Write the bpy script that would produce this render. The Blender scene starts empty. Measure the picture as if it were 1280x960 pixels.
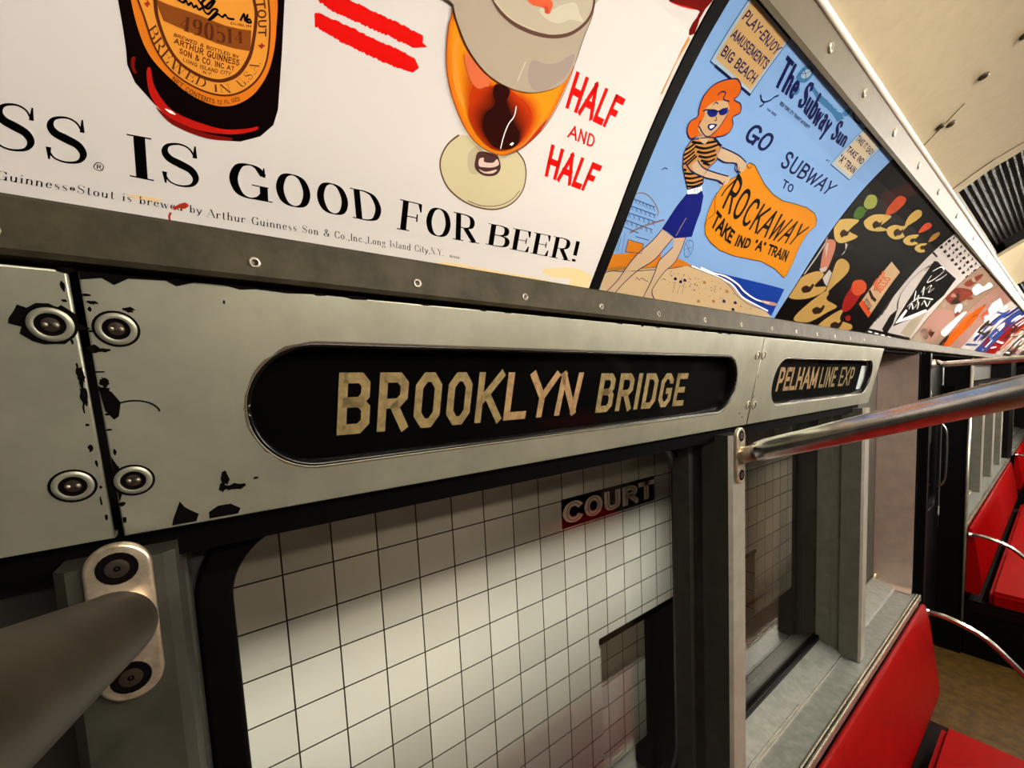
import bpy, bmesh, math, random
from mathutils import Vector, Matrix
SC = bpy.context.scene
COL = SC.collection
PI = math.pi
# ------------------------------------------------------------------ camera, world, lights, exposure
CAM = Vector((.35, 0, 1.75))
cd = bpy.data.cameras.new('camera'); cam = bpy.data.objects.new('camera', cd); COL.objects.link(cam)
cd.sensor_fit = 'HORIZONTAL'; cd.sensor_width = 36; cd.lens = 505/1280*36; cd.shift_y = 52/1280
cd.clip_start = .02; cd.clip_end = 60
RX = Vector((0.588820, 0.035514, -0.807484)); RY = Vector((0.806813, -0.085659, 0.584564)); RZ = Vector((-0.048408, -0.995691, -0.079091))
cam.matrix_world = Matrix(((RX[0], -RX[1], -RX[2], CAM[0]), (RY[0], -RY[1], -RY[2], CAM[1]), (RZ[0], -RZ[1], -RZ[2], CAM[2]), (0, 0, 0, 1)))
SC.camera = cam
SC.view_settings.view_transform = 'Standard'; SC.view_settings.look = 'None'
SC.view_settings.exposure = 0.42; SC.view_settings.gamma = 1.0
SC.view_settings.use_curve_mapping = False
w = bpy.data.worlds.new('world'); SC.world = w; w.use_nodes = True
w.node_tree.nodes['Background'].inputs[0].default_value = (1, .9, .8, 1)
w.node_tree.nodes['Background'].inputs[1].default_value = .003
TUBE_POWER = 200.0
def area(name, loc, target, sx, sy, power, color, spread=180):
    l = bpy.data.lights.new(name, 'AREA'); l.shape = 'RECTANGLE'; l.size = sx; l.size_y = sy
    l.energy = power; l.color = color; l.spread = math.radians(spread)
    o = bpy.data.objects.new(name, l); COL.objects.link(o); o.location = loc
    d = (Vector(target)-Vector(loc)).normalized()
    z = -d; x = Vector((0, 1, 0)); y = z.cross(x).normalized(); x = y.cross(z)
    o.rotation_euler = Matrix((x, y, z)).transposed().to_euler()
    return o
# unseen strip light, added and shaped for the bright band on the tiled station wall
area('unseen_platform_light', (-.42, .75, 1.75), (-1.05, .75, .62), 2.6, .05, 4.5, (.97, 1, .95), 30)
area('unseen_platform_light', (-.5, .55, 2.6), (-1.05, .55, 1.0), 1.6, .2, .95, (1, .72, .5), 120)  # unseen warm fill added to lift the upper tiles

# ------------------------------------------------------------------ materials
def mat(name, col, rough=.5, metal=0, noise=0, scale=30, emit=None, es=1, bump=0, spec=.5, coat=0):
    m = bpy.data.materials.new(name); m.use_nodes = True; nt = m.node_tree; b = nt.nodes['Principled BSDF']
    b.inputs['Base Color'].default_value = (*col, 1); b.inputs['Roughness'].default_value = rough
    b.inputs['Metallic'].default_value = metal; b.inputs['Specular IOR Level'].default_value = spec
    b.inputs['Coat Weight'].default_value = coat; b.inputs['Coat Roughness'].default_value = .05
    if emit:
        b.inputs['Emission Color'].default_value = (*emit, 1); b.inputs['Emission Strength'].default_value = es
    if noise or bump:
        tc = nt.nodes.new('ShaderNodeTexCoord'); n = nt.nodes.new('ShaderNodeTexNoise')
        n.inputs['Scale'].default_value = scale; n.inputs['Detail'].default_value = 5; n.inputs['Roughness'].default_value = .65
        nt.links.new(tc.outputs['Object'], n.inputs['Vector'])
        if noise:
            r = nt.nodes.new('ShaderNodeValToRGB')
            r.color_ramp.elements[0].position = .35; r.color_ramp.elements[1].position = .65
            r.color_ramp.elements[0].color = (*[max(0, c*(1-noise)) for c in col], 1)
            r.color_ramp.elements[1].color = (*[min(1, c*(1+noise*.5)) for c in col], 1)
            nt.links.new(n.outputs[0], r.inputs[0]); nt.links.new(r.outputs[0], b.inputs['Base Color'])
        if bump:
            bp = nt.nodes.new('ShaderNodeBump'); bp.inputs['Strength'].default_value = bump; bp.inputs['Distance'].default_value = .002
            nt.links.new(n.outputs[0], bp.inputs['Height']); nt.links.new(bp.outputs[0], b.inputs['Normal'])
    return m
def glass_mat(name, tint, ior=1.45, rough=.0):
    m = bpy.data.materials.new(name); m.use_nodes = True; nt = m.node_tree; nt.nodes.clear()
    o = nt.nodes.new('ShaderNodeOutputMaterial'); mx = nt.nodes.new('ShaderNodeMixShader'); fr = nt.nodes.new('ShaderNodeFresnel')
    t = nt.nodes.new('ShaderNodeBsdfTransparent'); g = nt.nodes.new('ShaderNodeBsdfGlossy')
    ge = nt.nodes.new('ShaderNodeNewGeometry'); ma = nt.nodes.new('ShaderNodeMath'); ma.operation = 'MULTIPLY_ADD'
    ma.inputs[1].default_value = 1/ior-ior; ma.inputs[2].default_value = ior     # the same reflection from both faces of the thin pane
    nt.links.new(ge.outputs['Backfacing'], ma.inputs[0]); nt.links.new(ma.outputs[0], fr.inputs[0])
    t.inputs[0].default_value = (*tint, 1); g.inputs['Roughness'].default_value = rough
    nt.links.new(fr.outputs[0], mx.inputs[0]); nt.links.new(t.outputs[0], mx.inputs[1]); nt.links.new(g.outputs[0], mx.inputs[2]); nt.links.new(mx.outputs[0], o.inputs[0])
    return m
def tile_mat():
    m = mat('station_tile', (.72, .68, .6), .18); nt = m.node_tree; b = nt.nodes['Principled BSDF']
    tc = nt.nodes.new('ShaderNodeTexCoord'); sp = nt.nodes.new('ShaderNodeSeparateXYZ'); cb = nt.nodes.new('ShaderNodeCombineXYZ')
    br = nt.nodes.new('ShaderNodeTexBrick'); br.offset = 0; br.squash = 1
    br.inputs['Scale'].default_value = 1; br.inputs['Mortar Size'].default_value = .0026; br.inputs['Mortar Smooth'].default_value = .1
    br.inputs['Brick Width'].default_value = .1462; br.inputs['Row Height'].default_value = .1462
    br.inputs['Color1'].default_value = (.70, .69, .63, 1); br.inputs['Color2'].default_value = (.54, .53, .48, 1); br.inputs['Mortar'].default_value = (.025, .02, .015, 1)
    br.inputs['Bias'].default_value = -.2
    nt.links.new(tc.outputs['Object'], sp.inputs[0]); nt.links.new(sp.outputs['Y'], cb.inputs['X']); nt.links.new(sp.outputs['Z'], cb.inputs['Y'])
    nt.links.new(cb.outputs[0], br.inputs['Vector']); nt.links.new(br.outputs['Color'], b.inputs['Base Color'])
    return m
M = {}
def mm(n, *a, **k): M[n] = mat(n, *a, **k)
mm('panel', (.25, .25, .195), .42, .6, .14, 14, bump=.05)
mm('panel_trim', (.036, .031, .018), .6, 0, .35, 40, bump=.05, spec=.12)
mm('wall_paint', (.03, .03, .025), .45, 0, .25, 18, bump=.08)
mm('post', (.026, .026, .020), .5, .1, .3, 25, spec=.25)  # shaded copy for the two near posts, shade put into the colour
mm('post_lit', (.085, .086, .066), .45, .1, .2, 25)  # lit copy of the post metal for the farther posts
mm('post_front_lit', (.20, .19, .16), .4, .1, .15, 30)  # paler front faces, the ceiling light put into the colour
mm('rail_shaded', (.03, .023, .013), .5, .4, .3, 40)  # darker copy of the rail metal, shade of the near end in its colour
mm('far_paint', (.03, .025, .02), .6)
mm('letter', (.95, .78, .66), .3)
mm('shade_trim_black', (.001, .001, .001), .8, spec=.02)  # near-black for the added shade pieces and dark trim
mm('rubber', (.001, .001, .001), .45, spec=.07)
mm('gasket', (.002, .002, .002), .2, spec=.3)
mm('chip', (.0015, .001, .001), .8, spec=.03)
mm('rust', (.055, .035, .016), .8, 0, .4, 200)
mm('screw', (.30, .27, .20), .35, .6, .3, 300)
mm('screwdk', (.03, .022, .016), .35, .5)
mm('brass', (.60, .51, .38), .28, .8, .35, 60)
mm('chrome', (.78, .76, .72), .16, 1, .1, 30)
mm('rail', (.68, .68, .66), .24, 1, .25, 45)
mm('steel', (.80, .62, .53), .34, .85, .1, 20)  # pinkish tint stands in for a warm reflection
mm('ledge', (.23, .245, .225), .28, .45, .22, 40, bump=.12)
mm('ledge_trim', (.5, .46, .38), .25, .8, .2, 60)
mm('red', (.165, .0006, .0006), .45, 0, .12, 12, spec=.04)
mm('redframe', (.004, .001, .001), .6, spec=.05)
mm('black', (.0015, .0015, .0015), .5, spec=.06)
mm('ceiling', (.41, .35, .22), .42, 0, .06, 60, bump=.05)
mm('molding', (.05, .039, .017), .5, 0, .12, 50, spec=.2)
mm('bead', (.92, .88, .78), .25)
mm('grille', (.006, .0045, .003), .6, spec=.1)
mm('void', (.006, .005, .004), .8)
mm('floor', (.050, .027, .004), .6, 0, .5, 22, spec=.15)
mm('curtain', (.001, .001, .001), .8, spec=.02)
mm('curtain_text', (.26, .185, .075), .6, 0, .35, 120)
mm('curtain_text2', (.36, .22, .10), .6, 0, .35, 120)
mm('patch', (.7, .8, .85), .4)
mm('lamp_glow', (1, .9, .75), .5, emit=(1, .91, .80), es=TUBE_POWER)
mm('lamp_glow_dim', (1, .9, .75), .5, emit=(1, .91, .80), es=TUBE_POWER*.5)
mm('lamp_base', (.7, .66, .55), .4)
mm('platform_floor', (.10, .09, .08), .6, 0, .4, 10)
M['glass'] = glass_mat('glass', (.86, .84, .80), 1.5)
M['sign_glass'] = glass_mat('sign_glass', (.92, .92, .9), 1.13)
M['tile'] = tile_mat()
PRINT = dict(paper=(.60, .585, .57), ink=(.001, .001, .001), glassdark=(.003, .001, .001), bottlered=(.42, .01, .006), bottlemid=(.16, .006, .004), white=(.9, .88, .82), labelor=(.62, .17, .012),
  labely=(.66, .27, .035), labelbr=(.20, .055, .01), brownink=(.09, .02, .006), redmark=(.33, .03, .012), redbrush=(.60, .006, .004), footgl=(.50, .46, .29), footgl2=(.42, .37, .25), glassline=(.10, .05, .04),
  stemdk=(.06, .025, .025), stemlt=(.62, .45, .40), beeror=(.62, .13, .005), beerlt=(.70, .26, .03), beeryel=(.70, .25, .01), beerred=(.40, .03, .004), beerpk=(.58, .13, .05), beerbrn=(.14, .008, .004), beerdk=(.02, .003, .002),
  foam=(.36, .31, .24), foamdk=(.30, .25, .22), foamtop=(.42, .38, .29), froth=(.50, .48, .38), redbits=(.62, .10, .04), wine=(.12, .005, .004), winelt=(.5, .01, .008), stain=(.55, .25, .06), stain2=(.72, .55, .30),
  sky=(.32, .60, 1.12), sand=(.88, .66, .38), sea=(.01, .07, .55), navy=(.008, .012, .12), navyf=(.008, .016, .26), orange=(.92, .30, .02), ochre=(.55, .27, .05), bluel=(.03, .12, .38), brown=(.35, .16, .08), pink=(.75, .45, .42),
  skin=(.85, .62, .40), skin2=(.82, .55, .28), tan=(.78, .36, .09), orangehair=(.92, .17, .008), amber=(1.0, .36, .010), bluem=(.07, .28, .60), skyl=(.52, .72, .88), cream=(.85, .72, .50), tanbox=(.80, .52, .22),
  night=(.002, .001, .001), spoon=(.86, .60, .17), spoon2=(.72, .45, .13), facedk=(.04, .015, .008), greenv=(.42, .48, .10), greend=(.08, .22, .02), redv=(.75, .10, .02), redl=(.85, .11, .03), redd=(.45, .01, .01), white2=(.75, .72, .70),
  pinkv=(.75, .28, .18), boxtan=(.80, .55, .32), yelv=(.88, .58, .14), winedk=(.05, .008, .008), khaki=(.48, .42, .30), brownp=(.42, .28, .20), pinkb=(.55, .30, .24), redbr=(.26, .05, .03), inkbr=(.05, .03, .02), greyp=(.75, .70, .66), bluep=(.05, .10, .42))
BEER = set('paper ink glassdark bottlered bottlemid white labelor labely labelbr brownink redmark redbrush footgl footgl2 glassline stemdk stemlt beeror beerlt beeryel beerred beerpk beerbrn beerdk foam foamdk foamtop froth redbits wine winelt stain stain2'.split())
for k in PRINT:
    if k not in BEER: PRINT[k] = tuple(c*.47 for c in PRINT[k])      # inks of the other cards darkened to offset the stronger lamp light there
for k, v in PRINT.items():
    M['p_'+k] = mat('print_'+k, v, .3, spec=.05)

# ------------------------------------------------------------------ helpers
def tag(o, label, cat, group=None):
    o['label'] = label; o['category'] = cat
    if group: o['group'] = group
    return o
def empty(name, loc=(0, 0, 0)):
    o = bpy.data.objects.new(name, None); COL.objects.link(o); o.location = loc; o.empty_display_size = .02; return o
def link(name, me, parent=None, world=True):
    o = bpy.data.objects.new(name, me); COL.objects.link(o)
    if parent:
        o.parent = parent
        if world: o.matrix_parent_inverse = Matrix.Translation(-Vector(parent.location)) if parent.parent is None else (parent.matrix_parent_inverse.inverted() if False else Matrix.Translation(-Vector(parent.location)))
    return o
def obj(name, bm, mats, parent=None, smooth=False, structure=False):
    me = bpy.data.meshes.new(name); bm.normal_update(); bm.to_mesh(me); bm.free()
    for m in (mats if isinstance(mats, (list, tuple)) else [mats]): me.materials.append(M[m])
    if smooth:
        for p in me.polygons: p.use_smooth = True
    o = link(name, me, parent)
    if structure: o['kind'] = 'structure'
    return o
def box(bm, x0, x1, y0, y1, z0, z1, mi=0, bev=0):
    r = bmesh.ops.create_cube(bm, size=1, matrix=Matrix.Translation(((x0+x1)/2, (y0+y1)/2, (z0+z1)/2)) @ Matrix.Diagonal((x1-x0, y1-y0, z1-z0, 1)))
    fs = set(f for v in r['verts'] for f in v.link_faces)
    for f in fs: f.material_index = mi
    if bev:
        es = list(set(e for v in r['verts'] for e in v.link_edges))
        rr = bmesh.ops.bevel(bm, geom=es, offset=bev, segments=2, affect='EDGES')
        for f in rr['faces']: f.material_index = mi
def bxo(name, d, m, parent=None, bev=0, structure=False):
    bm = bmesh.new(); box(bm, *d, bev=bev); return obj(name, bm, m, parent, structure=structure)
def frame_of(d):
    d = d.normalized(); a = Vector((0, 0, 1)) if abs(d.z) < .9 else Vector((1, 0, 0))
    u = d.cross(a).normalized(); return u, d.cross(u).normalized()
def tube(bm, pts, r, seg=20, mi=0, cap=True):
    pts = [Vector(p) for p in pts]; n = len(pts); rings = []
    u, v = frame_of(pts[1]-pts[0])
    rs = r if isinstance(r, (list, tuple)) else [r]*n
    for i, p in enumerate(pts):
        d = (pts[min(i+1, n-1)]-pts[max(i-1, 0)]).normalized()
        u = (u-d*u.dot(d)).normalized(); v = d.cross(u)
        rings.append([bm.verts.new(p+(u*math.cos(2*PI*k/seg)+v*math.sin(2*PI*k/seg))*rs[i]) for k in range(seg)])
    for a, b in zip(rings, rings[1:]):
        for k in range(seg):
            f = bm.faces.new((a[k], a[(k+1) % seg], b[(k+1) % seg], b[k])); f.material_index = mi; f.smooth = True
    if cap:
        for ring, fl in ((rings[0], 1), (rings[-1], 0)):
            f = bm.faces.new(ring[::-1] if fl else ring); f.material_index = mi
def smoothpts(p, n=6, closed=False):
    p = [Vector(q) for q in p]; out = []; N = len(p)
    if N < 3: return p
    for i in range(N if closed else N-1):
        if closed: a, b, c, d = p[i-1], p[i], p[(i+1) % N], p[(i+2) % N]
        else: a, b, c, d = p[max(i-1, 0)], p[i], p[i+1], p[min(i+2, N-1)]
        for k in range(n):
            t = k/n; out.append(.5*(2*b+(c-a)*t+(2*a-5*b+4*c-d)*t*t+(3*b-a-3*c+d)*t**3))
    if not closed: out.append(p[-1])
    return out
def lathe(bm, c, axis, prof, seg=24, mis=None):
    c = Vector(c); a = Vector(axis).normalized(); u, v = frame_of(a); prev = None
    for i, (r, h) in enumerate(prof):
        ring = [bm.verts.new(c+a*h+(u*math.cos(2*PI*k/seg)+v*math.sin(2*PI*k/seg))*max(r, 1e-5)) for k in range(seg)]
        if prev:
            for k in range(seg):
                f = bm.faces.new((prev[k], prev[(k+1) % seg], ring[(k+1) % seg], ring[k])); f.smooth = True
                if mis: f.material_index = mis[i-1]
        prev = ring
def extrude_profile(bm, prof, y0, y1, mi=0, close=False, smooth=False, ny=1):
    """profile of (x, z) swept along y"""
    n = len(prof); cols = []
    for j in range(ny+1):
        y = y0+(y1-y0)*j/ny; cols.append([bm.verts.new((x, y, z)) for x, z in prof])
    for a, b in zip(cols, cols[1:]):
        for i in range(n if close else n-1):
            f = bm.faces.new((a[i], b[i], b[(i+1) % n], a[(i+1) % n])); f.material_index = mi; f.smooth = smooth
    if close:
        bm.faces.new(cols[0]).material_index = mi; bm.faces.new(cols[-1][::-1]).material_index = mi
def stadium(y0, y1, t0, t1, r=None, n=14):
    r = min(r or 9, (t1-t0)/2, (y1-y0)/2); out = []
    for cx, cy, a0 in ((y1-r, t1-r, 0), (y0+r, t1-r, PI/2), (y0+r, t0+r, PI), (y1-r, t0+r, 1.5*PI)):
        for k in range(n+1): a = a0+PI/2*k/n; out.append((cx+r*math.cos(a), cy+r*math.sin(a)))
    return out
def plate(name, outer, holes, thick, mapf, m, parent=None, structure=False, bevel=0):
    """a sheet with holes cut in it; mapf(a, b, n) turns sheet coordinates into a place"""
    cu = bpy.data.curves.new(name, 'CURVE'); cu.dimensions = '2D'; cu.fill_mode = 'BOTH'; cu.extrude = thick/2-bevel; cu.bevel_depth = bevel; cu.bevel_resolution = 1
    if bevel: cu.offset = -bevel
    for loop in [outer]+list(holes):
        s = cu.splines.new('POLY'); s.points.add(len(loop)-1); s.use_cyclic_u = True
        for q, (a, b) in zip(s.points, loop): q.co = (a, b, 0, 1)
    t = bpy.data.objects.new(name, cu); COL.objects.link(t)
    me = bpy.data.meshes.new_from_object(t.evaluated_get(bpy.context.evaluated_depsgraph_get()))
    bpy.data.objects.remove(t); bpy.data.curves.remove(cu)
    bm = bmesh.new(); bm.from_mesh(me); bpy.data.meshes.remove(me)
    bmesh.ops.remove_doubles(bm, verts=bm.verts, dist=1e-5)
    for v in bm.verts: v.co = mapf(v.co.x, v.co.y, v.co.z)
    bmesh.ops.recalc_face_normals(bm, faces=bm.faces)
    return obj(name, bm, m, parent, structure=structure)
def copy_tree(o, off, name=None):
    c = o.copy(); COL.objects.link(c)
    for ch in o.children:
        d = ch.copy(); COL.objects.link(d); d.parent = c
        d.matrix_parent_inverse = ch.matrix_parent_inverse.copy()
        for g in ch.children:
            e = g.copy(); COL.objects.link(e); e.parent = d; e.matrix_parent_inverse = g.matrix_parent_inverse.copy()
    c.location = Vector(o.location)+Vector(off)
    return c

# ------------------------------------------------------------------ lettering: a small stroke alphabet
G = {
'A': (.72, 't 0 0 .36 1', 'k .36 1 .72 0', 't .13 .34 .59 .34'), 'B': (.62, 'k .08 0 .08 1', 'c .08 1 .3 1 .48 .94 .54 .77 .48 .6 .3 .53 .08 .53', 'c .08 .53 .32 .53 .54 .46 .61 .27 .54 .07 .32 0 .08 0'),
'C': (.66, 'c .64 .76 .52 .95 .35 1 .16 .88 .06 .5 .16 .12 .35 0 .52 .05 .64 .24'), 'D': (.68, 'k .08 0 .08 1', 'c .08 1 .3 1 .52 .88 .63 .5 .52 .12 .3 0 .08 0'),
'E': (.56, 'k .08 0 .08 1', 't .08 1 .54 1', 't .08 .52 .44 .52', 't .08 0 .56 0'), 'F': (.54, 'k .08 0 .08 1', 't .08 1 .54 1', 't .08 .5 .44 .5'),
'G': (.74, 'c .66 .76 .54 .95 .36 1 .16 .88 .06 .5 .16 .12 .36 0 .55 .06 .66 .2', 'k .66 0 .66 .42', 't .42 .42 .76 .42'), 'H': (.7, 'k .08 0 .08 1', 'k .62 0 .62 1', 't .08 .5 .62 .5'),
'I': (.18, 'k .09 0 .09 1'), 'J': (.45, 'k .36 1 .36 .3', 'c .36 .3 .3 .06 .16 0 .04 .1 .03 .25'), 'K': (.66, 'k .08 0 .08 1', 't .08 .38 .6 1', 'k .26 .58 .64 0'),
'L': (.54, 'k .08 0 .08 1', 't .08 0 .54 0'), 'M': (.86, 't .08 0 .08 1', 'k .08 1 .43 .1', 't .43 .1 .78 1', 'k .78 1 .78 0'), 'N': (.7, 't .08 0 .08 1', 'k .08 1 .62 0', 't .62 0 .62 1'),
'O': (.72, 'o .36 1 .15 .88 .06 .5 .15 .12 .36 0 .57 .12 .66 .5 .57 .88'), 'P': (.58, 'k .08 0 .08 1', 'c .08 1 .32 1 .5 .93 .57 .74 .5 .53 .32 .46 .08 .46'), 'Q': (.72, 'o .36 1 .15 .88 .06 .5 .15 .12 .36 0 .57 .12 .66 .5 .57 .88', 'k .42 .25 .68 -.05'),
'R': (.64, 'k .08 0 .08 1', 'c .08 1 .32 1 .5 .93 .56 .76 .5 .57 .32 .5 .08 .5', 'k .32 .5 .62 0'), 'S': (.58, 's .52 .78 .44 .94 .29 1 .12 .93 .07 .77 .14 .62 .3 .53 .46 .43 .53 .25 .46 .07 .28 0 .12 .06 .04 .24'),
'T': (.62, 't 0 1 .62 1', 'k .31 0 .31 1'), 'U': (.68, 'k .08 1 .08 .3', 'c .08 .3 .14 .08 .34 0 .54 .08 .6 .3', 't .6 .3 .6 1'), 'V': (.68, 'k 0 1 .34 0', 't .34 0 .68 1'),
'W': (.98, 'k 0 1 .26 0', 't .26 0 .49 .9', 'k .49 .9 .72 0', 't .72 0 .98 1'), 'X': (.66, 'k .02 1 .64 0', 't .02 0 .64 1'), 'Y': (.66, 'k 0 1 .33 .45', 't .66 1 .33 .45', 'k .33 .45 .33 0'), 'Z': (.6, 't .04 1 .58 1', 'k .58 1 .02 0', 't .02 0 .6 0'),
'0': (.56, 'o .28 1 .12 .88 .06 .5 .12 .12 .28 0 .44 .12 .5 .5 .44 .88'), '1': (.3, 't .02 .8 .18 1', 'k .18 1 .18 0'), '2': (.54, 'c .05 .75 .12 .95 .28 1 .45 .92 .48 .72 .35 .42 .04 0', 't .04 0 .52 0'), '4': (.58, 't .42 1 .03 .28', 't .03 .28 .57 .28', 'k .42 1 .42 0'),
'5': (.54, 't .48 1 .1 1', 't .1 1 .07 .55', 'c .07 .55 .28 .64 .47 .5 .5 .3 .42 .06 .24 0 .05 .1'), '9': (.54, 'o .27 1 .1 .92 .06 .7 .12 .5 .28 .44 .44 .55 .48 .74 .42 .94', 'c .48 .74 .46 .3 .34 .06 .1 0'),
'.': (.16, 'k .08 0 .08 .1'), ',': (.16, 'k .09 .08 .04 -.12'), '!': (.2, 'k .1 .3 .1 1', 'k .1 0 .1 .12'), '-': (.4, 't .06 .45 .34 .45'), "'": (.14, 'k .07 .75 .07 1'), '"': (.24, 't .05 .75 .05 1', 't .18 .75 .18 1'),
'&': (.74, 'c .7 .5 .6 .2 .36 0 .14 .06 .08 .24 .2 .44 .44 .66 .48 .86 .36 1 .24 .9 .24 .72 .42 .42 .72 0'), '®': (.4, 'o .2 .6 .08 .52 .05 .38 .08 .24 .2 .16 .32 .24 .35 .38 .32 .52', 't .16 .28 .16 .48', 'c .16 .48 .26 .46 .16 .38 .27 .28'),
'©': (.8, 'o .4 1 .15 .85 .05 .5 .15 .15 .4 0 .65 .15 .75 .5 .65 .85', 'c .55 .7 .4 .75 .26 .5 .4 .25 .55 .3'),
'a': (.5, 'c .08 .5 .16 .62 .3 .62 .38 .5 .38 .1', 'c .38 .4 .2 .36 .07 .24 .08 .06 .2 0 .38 .12', 't .38 .1 .46 0'), 'b': (.52, 'k .08 0 .08 1', 'o .28 .62 .12 .5 .1 .3 .14 .1 .28 0 .42 .1 .47 .3 .42 .52'), 'c': (.46, 'c .42 .48 .32 .62 .2 .6 .07 .44 .07 .2 .2 .02 .34 .02 .43 .15'),
'd': (.54, 'k .44 0 .44 1', 'o .25 .62 .1 .52 .06 .3 .1 .1 .25 0 .38 .1 .42 .3 .38 .52'), 'e': (.48, 't .08 .34 .42 .34', 'c .42 .34 .38 .54 .26 .62 .12 .54 .06 .3 .12 .08 .26 0 .42 .12'), 'g': (.5, 'o .23 .62 .1 .52 .08 .4 .14 .26 .24 .24 .36 .3 .38 .42 .34 .56', 'o .24 .06 .06 -.02 .04 -.16 .2 -.26 .38 -.2 .44 -.06 .34 .04', 't .36 .56 .48 .62'),
'h': (.54, 'k .08 0 .08 1', 'c .08 .45 .2 .6 .36 .6 .44 .42', 'k .44 .42 .44 0'), 'i': (.2, 'k .1 0 .1 .62', 'k .1 .84 .1 .94'), 'l': (.2, 'k .1 0 .1 1'), 'n': (.54, 'k .08 0 .08 .62', 'c .08 .45 .2 .6 .36 .6 .44 .42', 'k .44 .42 .44 0'), 'o': (.5, 'o .25 .62 .1 .52 .06 .31 .1 .1 .25 0 .4 .1 .44 .31 .4 .52'),
'r': (.4, 'k .08 0 .08 .62', 'c .08 .42 .2 .6 .32 .62 .38 .52'), 's': (.4, 's .34 .48 .28 .6 .18 .62 .07 .54 .08 .42 .2 .33 .32 .24 .35 .12 .28 .02 .16 0 .05 .14'), 't': (.34, 'k .14 .9 .14 .12', 'c .14 .12 .2 0 .32 .06', 't .02 .62 .3 .62'), 'u': (.54, 'k .08 .62 .08 .2', 'c .08 .2 .14 .03 .28 .02 .42 .18', 'k .44 .62 .44 0'),
'w': (.72, 'k .02 .62 .2 0', 't .2 0 .36 .56', 'k .36 .56 .52 0', 't .52 0 .7 .62'), 'y': (.52, 'k .02 .62 .26 0', 'c .5 .62 .26 0 .16 -.22 .04 -.22'), ' ': (.34,),
}
BLOCK = {'O': (.6, 'p .08 .2 .08 .8 .22 1 .38 1 .52 .8 .52 .2 .38 0 .22 0'), 'D': (.6, 'k .08 0 .08 1', 'q .08 1 .38 1 .52 .82 .52 .18 .38 0 .08 0'), 'B': (.6, 'k .08 0 .08 1', 'q .08 1 .4 1 .5 .88 .5 .66 .4 .53 .08 .53', 'q .08 .53 .4 .53 .52 .4 .52 .13 .4 0 .08 0'),
  'R': (.6, 'k .08 0 .08 1', 'q .08 1 .4 1 .52 .86 .52 .6 .4 .47 .08 .47', 'k .3 .47 .54 0'), 'G': (.6, 'q .52 .74 .52 .84 .38 1 .22 1 .08 .8 .08 .2 .22 0 .38 0 .52 .18 .52 .48 .3 .48'), 'P': (.58, 'k .08 0 .08 1', 'q .08 1 .4 1 .52 .86 .52 .56 .4 .42 .08 .42'), 'E': (.5, 'k .08 0 .08 1', 't .08 1 .5 1', 't .08 .5 .44 .5', 't .08 0 .5 0')}
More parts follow.
